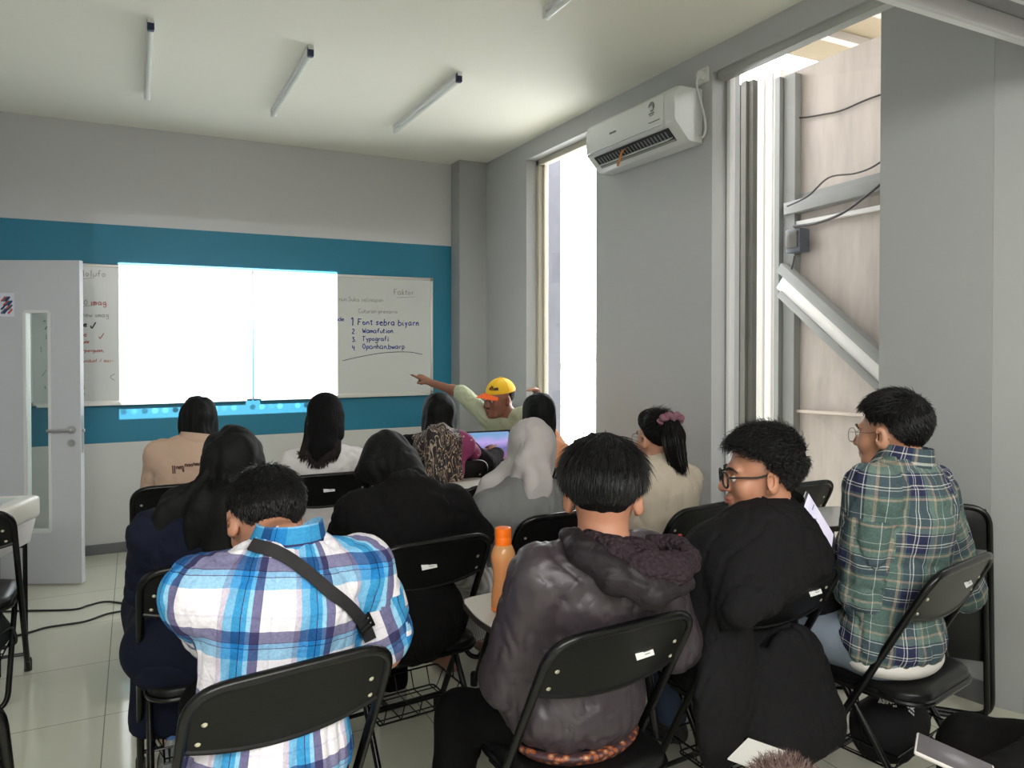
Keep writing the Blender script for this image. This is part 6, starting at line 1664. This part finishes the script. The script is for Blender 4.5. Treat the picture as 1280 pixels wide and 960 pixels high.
# --- H: black hijab, orange-pink top, hand on her head
H_ = Fig('person in black hijab and orange top with a hand on the head', seat_of('H', .0, .1), -12, P(674, 513, 4.40), P(676, 550, 4.34), hy=-10, hw=.145, skin=SK_WARM, roll=0, build=.92,
         arms=dict(eR=P(680, 530, 4.72), wR=P(678, 502, 4.56), hR=nrmv(P(664, 478, 4.48) - P(678, 502, 4.56)), eL=P(660, 600, 4.5), wL=P(665, 600, 4.7)))
H_.sL = P(670, 556, 4.42)
H_.body(h=.008); H_.top('orange_top', cloth('peach_cotton', rgb(228, 158, 118), .85), .016, 'L', hem=.42, folds=.005, seed=19, h=.010)
H_.trousers(M_TROU, shoes=M_SHOED); H_.hijab(M_BLACKSC, drape=-.02, back=.03, folds=.008, seed=21, nfold=7, wide=.85)

# --- I: grey hijab and sweater
M_GH = cloth('grey_scarf', rgb(172, 166, 166), .8, wr=.3, wscale=12); M_GS = cloth('grey_sweater', rgb(112, 113, 113), .95, bump=.5, bscale=180)
I_ = Fig('person in light grey hijab and grey knitted sweater, middle row', seat_of('I', -.09, .05), 10, P(664, 555, 3.32), P(655, 610, 3.22), hy=-10, hp=10, hw=.175, skin=SK_BROWN, build=1.02,
         arms=dict(eL=P(606, 690, 3.32), wL=P(614, 672, 3.55), eR=P(700, 680, 3.42), wR=P(680, 660, 3.6)))
I_.body(h=.008); I_.top('grey_sweater', M_GS, .024, 'L', hem=.50, folds=.006, seed=23, h=.009, sl_r=.014)
M_STR = NT('striped_grey_skirt'); tc = M_STR.n('ShaderNodeTexCoord'); wv = M_STR.n('ShaderNodeTexWave', i_Scale=24.0, i_Distortion=1.0, bands_direction='X'); M_STR.l(tc.outputs['Object'], wv.inputs['Vector'])
mx = M_STR.n('ShaderNodeMix', data_type='RGBA'); mx.inputs[6].default_value = rgb(150, 148, 146); mx.inputs[7].default_value = rgb(206, 204, 200); M_STR.l(wv.outputs['Fac'], mx.inputs[0]); M_STR.l(mx.outputs[2], M_STR.b.inputs['Base Color']); M_STR.b.inputs['Roughness'].default_value = .9
skirt(I_, M_STR.m, .16, .0, seed=8)
def isc(f, s):
    L = s.L
    f.chain([L(P(666, 582, 3.19)), L(P(672, 610, 3.14)), L(P(675, 640, 3.11))], [.095, .050, .010], .05, flat=(s.frt, .5))
    f.chain([L(P(650, 590, 3.2)), L(P(662, 615, 3.14)), L(P(674, 641, 3.105))], [.04, .022, .012], .02)
    f.chain([L(P(635, 592, 3.28)), L(P(614, 606, 3.27)), L(P(603, 626, 3.27)), L(P(602, 648, 3.28)), L(P(612, 645, 3.33))], [.06, .045, .032, .024, .018], .04)
I_.hijab(M_GH, drape=.0, back=.02, folds=.0055, seed=25, nfold=7, extra=isc, puff=.028, wide=.9)

# --- J: undercut hair, purple-black hooded jacket
M_JK = cloth('purple_black_nylon', rgb(54, 46, 52), .44, bump=.05, sheen=0, spec=.5, wr=.35, wscale=9)
J = Fig('man with undercut hair in a shiny purple-black hooded jacket beside the orange bottle', seat_of('J', .0, .035), 0, P(754, 603, 2.00), P(754, 684, 1.97), hy=-36, hp=8, hw=.165, hs=1.17, skin=SK_WARM, roll=3, build=1.03,
        arms=dict(eL=P(640, 845, 2.0), wL=P(655, 880, 2.2), eR=P(840, 800, 2.15), wR=P(800, 790, 2.35)), lleg=(P(575, 895, 2.22), P(560, 1020, 2.18)), legspread=.15)
J.body(h=.006)
def jhook(f, s):
    L = s.L; f.cone(L(s.sL), L(s.eL), .062, .064, .04); f.cone(L(s.eL), L(s.wL), .064, .05, .03); f.ell(L(s.pel + np.array([0, 0, .02])), (.19, .15, .10), np.stack([s.rt, s.fwd, [0, 0, 1]], 1), .05)
J.top('hooded_jacket', M_JK, .024, 'L', hem=.475, folds=.006, seed=27, h=.0075, sl_r=.018, hook=jhook)
J.trousers(M_TROU, shoes=M_SHOED)
# printed shirt hem under the jacket
f = SDF(J.lo, J.hi, .009); f.ell(J.L(J.pel + np.array([0, 0, -.05])), (.196, .158, .09), np.stack([J.rt, J.fwd, [0, 0, 1]], 1), .02); f.cut((0, 0, .458), (0, 0, -1)); f.cut((0, 0, .50), (0, 0, 1))
t = NT('batik_print'); vo = t.n('ShaderNodeTexVoronoi', i_Scale=55.0); tc = t.n('ShaderNodeTexCoord'); t.l(tc.outputs['Object'], vo.inputs['Vector']); cr = t.n('ShaderNodeValToRGB'); cr.color_ramp.interpolation = 'CONSTANT'; e = cr.color_ramp.elements
e[0].color = rgb(170, 140, 110); e[1].position = .25; e[1].color = rgb(140, 72, 40); q = e.new(.5); q.color = rgb(60, 40, 44); t.l(vo.outputs['Distance'], cr.inputs[0]); t.l(cr.outputs[0], t.b.inputs['Base Color'])
me, _, _ = f.mesh('printed_shirt_hem', 2); link_mesh('printed_shirt_hem', me, t.m, J.obj)
# hood: nylon outside, curly fleece lining
M_HOOD = cloth('black_hood_cloth', rgb(36, 31, 35), .5, wr=.5, wscale=10)
f = SDF(J.lo, J.hi, .007); L = J.L
f.chain([L(P(708, 670, 1.93)), L(P(728, 692, 1.85)), L(P(768, 722, 1.80)), L(P(815, 740, 1.81)), L(P(852, 728, 1.87))], [.022, .034, .040, .040, .034], .025)
f.chain([L(P(722, 670, 1.90)), L(P(752, 700, 1.83)), L(P(800, 722, 1.82))], [.022, .03, .035], .02)
f.warp(lambda X, Y, Z: .007 * np.clip(1 - 3 * np.abs(vnoise(X + Z, Y, Z, 55, 2)), 0, 1) + .004 * vnoise(X, Y, Z, 40, 2)); me, _, _ = f.mesh('hood', 1); hood = link_mesh('hood', me, M_HOOD, J.obj)
M_FL = NT('curly_fleece'); tc = M_FL.n('ShaderNodeTexCoord'); vo = M_FL.n('ShaderNodeTexVoronoi', i_Scale=75.0, feature='F1'); M_FL.l(tc.outputs['Object'], vo.inputs['Vector']); M_FL.b.inputs['Base Color'].default_value = rgb(50, 40, 46); M_FL.b.inputs['Roughness'].default_value = .95; M_FL.b.inputs['Specular IOR Level'].default_value = .15
bp = M_FL.n('ShaderNodeBump', i_Strength=1.0, i_Distance=.012, invert=True); M_FL.l(vo.outputs['Distance'], bp.inputs['Height']); M_FL.l(bp.outputs[0], M_FL.b.inputs['Normal'])
f = SDF(J.lo, J.hi, .006)
f.chain([L(P(735, 672, 1.90)), L(P(768, 690, 1.85)), L(P(805, 708, 1.83)), L(P(842, 712, 1.86)), L(P(858, 700, 1.93)), L(P(847, 684, 1.99)), L(P(815, 678, 2.01))], [.022, .036, .043, .042, .034, .030, .026], .02)
f.cone(L(P(790, 690, 1.91)), L(P(822, 698, 1.93)), .04, .035, .02); f.ell(L(P(836, 692, 1.92)), (.026, .05, .018), None, .015, 'sub')
f.warp(lambda X, Y, Z: .0035 * vnoise(X, Y, Z, 260, 5) + .003 * vnoise(X, Y, Z, 60, 6)); me, _, _ = f.mesh('fleece_lining', 1); link_mesh('fleece_lining', me, M_FL.m, hood)
def flowJ(q): return np.array([q[0] * 7 - .1, q[1] * 7 - .25, -.9])
J.flowfn = flowJ
J.hair(M_HAIR, n=6500, hug=.16, length=.075, lift=.16, seed=9, wdt=.0015, jit=.75, top_len=1.0, low_len=.22, strand_min=-.045, tf=([-.09, -.05, -.025, .0, .045], [.002, .004, .007, .014, .030]), prof=[(-.12, -.112), (-.06, -.098), (-.035, -.055), (-.01, .0), (.03, .0), (.05, .02), (.075, .05), (.1, .072)])

# --- K: ponytail
M_BEI = cloth('beige_shirt', rgb(192, 180, 164), .85)
K = Fig('woman with a dark ponytail in a mauve scrunchie, beige shirt and glasses', seat_of('K', -.05, .02), 8, P(822, 540, 3.45), P(826, 582, 3.40), hy=2, hp=2, hw=.175, skin=SK_TAN, hs=.98, roll=-2)
K.body(h=.0075); K.top('beige_shirt', M_BEI, .018, 'L', hem=.42, folds=.006, seed=31, h=.009, sl_r=.010); K.collar(M_BEI, .058, .03); K.trousers(M_TROU, shoes=M_SHOED)
K.flowfn = lambda q: nrmv(np.array([.0, -.11, .045]) - q)
def pony(g, s):
    L = s.L; g.chain([L(P(838, 524, 3.36)), L(P(842, 545, 3.33)), L(P(846, 570, 3.32)), L(P(852, 590, 3.31))], [.035, .050, .042, .014], .02)
    g.ell(s.H((0, .03, .10)), (.055, .06, .035), s.Rh, .04)
rs = np.random.RandomState(8); paths = []
for i in range(160):
    a_ = rs.normal(size=2) * .5; paths.append([K.L(P(838 + 6 * a_[0], 526, 3.355 + .03 * a_[1])), K.L(P(842 + 11 * a_[0], 548, 3.31 + .04 * a_[1])), K.L(P(846 + 10 * a_[0], 572, 3.30 + .03 * a_[1])), K.L(P(852 + 8 * a_[0], 592 + rs.uniform(-8, 5), 3.30 + .02 * a_[1]))])
K.hair(M_HAIR, t=.014, n=2200, length=.09, lift=.05, seed=12, jit=.25, hook=pony, hookadd=K.locks(paths, .003), low_len=.7, prof=[(-.12, -.07), (-.05, -.06), (-.02, -.03), (.01, .01), (.05, .03), (.075, .055), (.1, .072)])
mb = MB(); c = K.L(P(838, 525, 3.36)); ax = nrmv(P(842, 545, 3.33) - P(834, 512, 3.40)); n1 = nrmv(np.cross(ax, [0, 0, 1.0])); n2 = np.cross(ax, n1)
mb.tube([c + (n1 * math.cos(t_) + n2 * math.sin(t_)) * (.040 + .007 * math.sin(9 * t_)) + ax * .006 * math.sin(7 * t_) for t_ in np.linspace(0, 2 * math.pi, 48, endpoint=False)], [.016 + .004 * math.sin(11 * t_) for t_ in np.linspace(0, 2 * math.pi, 48, endpoint=False)], 10, closed=True)
mb.build('scrunchie', cloth('mauve_velvet', rgb(126, 88, 100), .8), K.obj); K.glasses(M_WIREF, M_LENS, .026, .023, .0012, .9); K.eyes(); K.brows(M_HAIR)

# --- L: curly hair, glasses, black overshirt, profile to the left
M_LB = cloth('black_overshirt', rgb(23, 22, 24), .85, spec=.15, wr=.3)
Lp = Fig('man with curly hair and black-rimmed glasses in a black overshirt, face turned left', seat_of('L', -.01, .06), 8, P(957, 580, 2.42), P(966, 642, 2.42), hy=58, hp=3, hr=0, hw=.20, hs=1.13, skin=SK_WARM, build=1.1, roll=4,
         arms=dict(eL=P(884, 782, 2.25), wL=P(868, 800, 2.42), eR=P(1026, 755, 2.68), wR=P(1000, 715, 2.85)))
Lp.sL = P(890, 698, 2.36); Lp.sR = P(1002, 712, 2.54)
Lp.body(h=.0052)
def lhook(f, s):
    L = s.L
    f.cone(L(s.sL), L(s.eL), .070, .072, .04); f.cone(L(s.eL), L(s.wL), .072, .062, .03)
    f.chain([L(P(925, 770, 2.38)), L(P(912, 820, 2.20)), L(P(905, 870, 2.15)), L(P(902, 930, 2.13))], [.08, .10, .10, .085], .05, flat=(s.fwd, .4))
    bk = -s.fwd
    for (x0, y0, d0, r0, x1, y1, d1, r1) in ((915, 695, 2.30, .10, 922, 765, 2.10, .05), (950, 685, 2.34, .12, 958, 748, 2.16, .05), (985, 690, 2.40, .10, 992, 730, 2.24, .035), (1010, 700, 2.46, .07, 1024, 708, 2.34, .02)): f.cone(L(P(x0, y0, d0)), L(P(x1, y1, d1)), r0, r1, .09)
    f.chain([L(s.pel + bk * .12 + s.rt * .0), L(s.pel + bk * .22 + s.rt * .0 + (0, 0, -.08)), L(s.pel + bk * .27 + s.rt * .0 + (0, 0, -.20))], [.15, .18, .215], .05, flat=(s.fwd, .30))
Lp.top('black_overshirt', M_LB, .026, 'L', hem=.30, folds=.006, seed=33, h=.008, sl_r=.022, flare=.02, hook=lhook)
Lp.collar(M_LB, .084, .044, extra=.025, lift=.022, drop=.12); Lp.trousers(M_JEANS, shoes=M_SHOED)
Lp.flowfn = lambda q: np.array([q[0], .9, .1]) if q[2] > .03 else np.array([0, -.3, -1.0])
Lp.hair(M_HAIR, tf=([-.085, -.04, 0, .05], [.003, .008, .014, .024]), n=6000, length=.050, curl=1.0, lift=.9, seed=15, wdt=.0015, jit=1.5, top_len=1.0, low_len=.25, prof=[(-.12, -.085), (-.06, -.08), (-.03, -.045), (-.008, -.0), (.012, -.005), (.022, .02), (.05, .035), (.075, .052), (.1, .068)],
        extra_t=lambda p: .012 * np.clip((p[..., 2] - .02) / .05, 0, 1) * (1 + .6 * np.clip(p[..., 1] / .08, -1, 1)))
Lp.eyes(); Lp.brows(M_HAIR); Lp.lips(mat('lip_rose', rgb(176, 106, 92), .4)); Lp.glasses(mat('black_acetate', rgb(28, 26, 28), .25), M_LENS, .026, .021, .0036, .7)

# --- M: green plaid
G_ = rgb(80, 101, 97); N_ = rgb(42, 46, 76); WL = rgb(214, 214, 208); BE = rgb(164, 148, 132); G2 = rgb(104, 124, 118)
S_GR = [(0, G_), (.16, BE), (.20, G_), (.24, N_), (.34, WL), (.355, N_), (.39, WL), (.405, N_), (.56, WL), (.572, N_), (.60, G2), (.70, BE), (.74, G_), (.86, WL), (.87, G_)]
M_PLG = plaid_mat('green_plaid_cotton', S_GR, S_GR, .19, .18, 'MIX', .5, (.15, .4))
Mm = Fig('man in green and navy plaid shirt by the grey wall', seat_of('M', -.04, .03), 12, P(1119, 530, 2.54), P(1134, 585, 2.50), hy=10, hp=3, hw=.21, skin=SK_TAN, build=1.16, roll=-3, hs=1.10,
         arms=dict(eL=P(1076, 735, 2.46), wL=P(1066, 692, 2.80), eR=P(1200, 735, 2.74), wR=P(1150, 705, 2.95)))
Mm.body(h=.0062); Mm.top('plaid_shirt', M_PLG, .022, 'L', hem=.455, folds=.008, seed=37, h=.0078, sl_r=.014, uv=True, flare=.0)
co, cv = Mm.collar(M_PLG, .080, .040, lift=.03); at_ = co.data.attributes.new('plaid', 'FLOAT_VECTOR', 'POINT'); at_.data.foreach_set('vector', uvc.astype(np.float32).ravel())
Mm.trousers(cloth('grey_blue_jeans', rgb(140, 152, 166), .85, var=.3), shoes=M_SHOED)
# white undershirt edge
f = SDF(Mm.lo, Mm.hi, .009); f.ell(Mm.L(Mm.pel + np.array([0, 0, -.055])), (.198, .160, .072), np.stack([Mm.rt, Mm.fwd, [0, 0, 1]], 1), .02); f.cut((0, 0, .468), (0, 0, -1)); f.cut(Mm.L(Mm.pel) + Mm.fwd * .05, Mm.fwd)
me, _, _ = f.mesh('undershirt_hem', 2); link_mesh('undershirt_hem', me, cloth('white_cotton', rgb(214, 210, 206), .85), Mm.obj)
Mm.flowfn = lambda q: np.array([q[0] * .5, .5 if q[2] > .05 else -.3, -.5])
Mm.hair(M_HAIR, tf=([-.085, -.03, .01, .06], [.003, .008, .014, .024]), n=5200, length=.032, lift=.7, seed=18, wdt=.0012, jit=1.0); Mm.glasses(M_WIREF, M_LENS, .027, .022, .0011, .85); Mm.eyes(); Mm.brows(M_HAIR)

# ------------------------------------------------------------------ the person at the lower right corner: knee, hand, phone
N = Fig('person in dark trousers holding a phone at the lower right corner, mostly outside the picture', (2.42, .72), 38, P(1620, 420, 1.75), P(1625, 520, 1.72), hy=20, hw=.19, skin=SK_TAN,
        arms=dict(wL=P(1222, 985, 1.62), eL=P(1420, 900, 1.66), hL=nrmv(np.array([-.8, .2, .1]))), lleg=(P(1215, 935, 2.05), P(1190, 1150, 2.1)), rleg=(P(1330, 900, 2.2), P(1330, 1120, 2.2)))
N.body(h=.0085); N.top('dark_sweater', M_BLACKT, .02, 'L', hem=.44, folds=.005, seed=41, h=.010); N.trousers(M_BLACKT, off=.024, shoes=M_SHOED)
N.hair(M_HAIR, n=1200, seed=20)
pc = P(1192, 950, 1.60); ph = empty('phone', tuple(pc), 0, 'phone in a pale edge case held at the lower right corner', 'phone')
v1 = nrmv(P(1212, 930, 1.62) - P(1165, 948, 1.60)); v2 = nrmv(np.cross(v1, [0, .6, -.8])); v3 = np.cross(v1, v2); Rp = np.stack([v2, v1, v3], 1)
Rp = np.stack([nrmv(P(1205, 960, 1.57) - P(1165, 942, 1.6)), nrmv(P(1200, 932, 1.64) - P(1165, 945, 1.6)), [0, 0, 1]], 1); a1 = Rp[:, 0]; a2 = nrmv(Rp[:, 1] - a1 * (a1 @ Rp[:, 1])); Rp = np.stack([a1, a2, np.cross(a1, a2)], 1)
MB().box((0, 0, 0), (.15, .074, .009), R=Rp, bev=.004).build('phone_body', mat('phone_edge', rgb(206, 200, 198), .3), ph)
MB().box(Rp[:, 2] * .005, (.142, .066, .002), R=Rp, bev=.0008).build('phone_back', mat('phone_glass_grey', rgb(92, 88, 92), .25, var=.2, vscale=60), ph)

# ------------------------------------------------------------------ bags
def bag():
    c = on(CH['M'], (-.02, .0, .0)); e = empty('cloth_bag', (c[0], c[1], .172), 0, 'black cloth bag with white lettering in the wire basket under the green plaid man', 'bag')
    f = SDF((-.3, -.3, -.05), (.3, .3, .36), .007); R = rotz(CH['M'].rotation_euler.z)
    f.ell((0, 0, .08), (.15, .11, .085), R, .03); f.cone((R @ np.array([-.08, -.02, .05])), R @ np.array([.0, -.03, .20]), .08, .035, .06); f.cone(R @ np.array([.06, .0, .07]), R @ np.array([.02, -.02, .19]), .085, .04, .06)
    f.warp(lambda X, Y, Z: .008 * vnoise(X, Y, Z * .5, 26, 3) + .004 * vnoise(X, Y, Z, 60, 4)); f.cut((0, 0, .002), (0, 0, -1), .01)
    me, V, F = f.mesh('bag_body', 2); o = link_mesh('bag_body', me, cloth('black_canvas', rgb(22, 22, 24), .9), e)
    bv = BVHTree.FromPolygons((V + np.array([c[0], c[1], .172])).tolist(), F.tolist())
    return e, o, bv, np.array([c[0], c[1], .172])
be, bo, bbv, bloc = bag()
def pix_text(bvh, loc, items, wid, m, name, parent):
    mb = MB()
    for (x0, y0, txt, hpx, sk) in items:
        for l_ in strokes(txt, hpx, .0, 1, smooth=False)[0]:
            pts = []; ns = []
            for (x, y) in l_:
                for t_ in (0,):
                    r = ray(x0 + x * math.cos(sk) + y * math.sin(sk), y0 + x * math.sin(sk) - y * math.cos(sk)); h_ = bvh.ray_cast(Vector(_O), Vector(nrmv(r)))
                    if h_[0] is None: continue
                    n = np.array(h_[1]); n = n if n @ r < 0 else -n; pts.append(np.array(h_[0]) + n * .002 - loc); ns.append(n)
            if len(pts) > 1: mb.ribbon(pts, ns, wid, .001)
    if mb.v: return mb.build(name, m, parent)
M_WPRINT = mat('white_print', rgb(226, 226, 226), .6)
pix_text(bbv, bloc, [(1099, 879, 'ASSOM', 5.5, .03), (1132, 882, 'LIL', 8, .65)], .007, M_WPRINT, 'bag_lettering', be)
pix_text(bbv, bloc, [(1116, 884, '--', 4, .03), (1134, 889, '---', 5, .75)], .006, M_WPRINT, 'bag_small_print', be)
c = on(CH['X1'], (.04, .02, 0)); e = empty('cloth_bag', (c[0], c[1], .172), 0, 'dark green bag in the wire basket of the chair at the left edge', 'bag')
f = SDF((-.3, -.3, -.05), (.3, .3, .3), .008); f.ell((0, 0, .09), (.15, .12, .1), None, .03); f.cone((-.05, 0, .1), (.06, 0, .16), .07, .06, .04); f.warp(lambda X, Y, Z: .008 * vnoise(X, Y, Z, 30, 9)); f.cut((0, 0, .002), (0, 0, -1), .01)
me, _, _ = f.mesh('bag_body', 2); link_mesh('bag_body', me, cloth('dark_green_canvas', rgb(36, 42, 40), .9), e)
mb = MB(); mb.tube(smooth_path([(.1, -.08, .1), (.16, -.1, .14), (.17, -.06, .06), (.12, -.05, .04)], 6), .005, 6); mb.build('bag_strap', M_STRAP, e)

# fluffy brown pouch and white paper at the bottom edge
pc = P(980, 990, 1.62)
st_ = empty('stool', (pc[0], pc[1], 0), 0, 'low stool below the lower edge carrying the fluffy pouch', 'stool')
hz = pc[2] - .075
MB().box((0, 0, hz - .02), (.46, .40, .03), bev=.008).build('stool_top', M_BLK, st_)
for sx in (-1, 1):
    for sy in (-1, 1): MB().tube([(sx * .14, sy * .12, 0), (sx * .13, sy * .11, hz - .03)], .012, 8).build('leg', M_BLK, st_)
f = SDF((-.2, -.2, -.1), (.2, .2, .15), .008); f.ell((0, 0, 0), (.085, .075, .07), None, .02); f.warp(lambda X, Y, Z: .004 * vnoise(X, Y, Z, 90, 3))
rs = np.random.RandomState(6); V = []; Fq = []; n = 0
for i in range(3000):
    u = nrmv(rs.normal(size=3)); p_ = u * np.array((.082, .072, .068))
    if p_[2] < -.05: continue
    d_ = nrmv(u + rs.normal(size=3) * .5); q_ = p_ + d_ * .018; r_ = q_ + nrmv(d_ + rs.normal(size=3) * .6) * .012; sd = nrmv(np.cross(d_, rs.normal(size=3))) * .0007
    V += [p_ - sd, p_ + sd, q_ + sd, q_ - sd, r_]; Fq += [(n, n + 1, n + 2, n + 3), (n + 3, n + 2, n + 4)]; n += 5
me, _, _ = f.mesh('fluffy_pouch', 1, (np.array(V), Fq)); o = link_mesh('fluffy_pouch', me, cloth('fluffy_brown', rgb(132, 110, 104), .95, var=.4)); o.location = (pc[0], pc[1], hz + .066); tag(o, 'fluffy brown pouch at the bottom edge below the black overshirt', 'pouch')
wpp = MB().box((0, 0, 0), (.13, .10, .003), R=rotz(.4)).build('paper_sheet', mat('white_paper', rgb(232, 230, 226), .7)); wq = at_z(946, 944, hz - .0035); wpp.location = (wq[0], wq[1], hz - .0035); tag(wpp, 'white paper sheet beside the fluffy pouch at the bottom edge', 'paper')
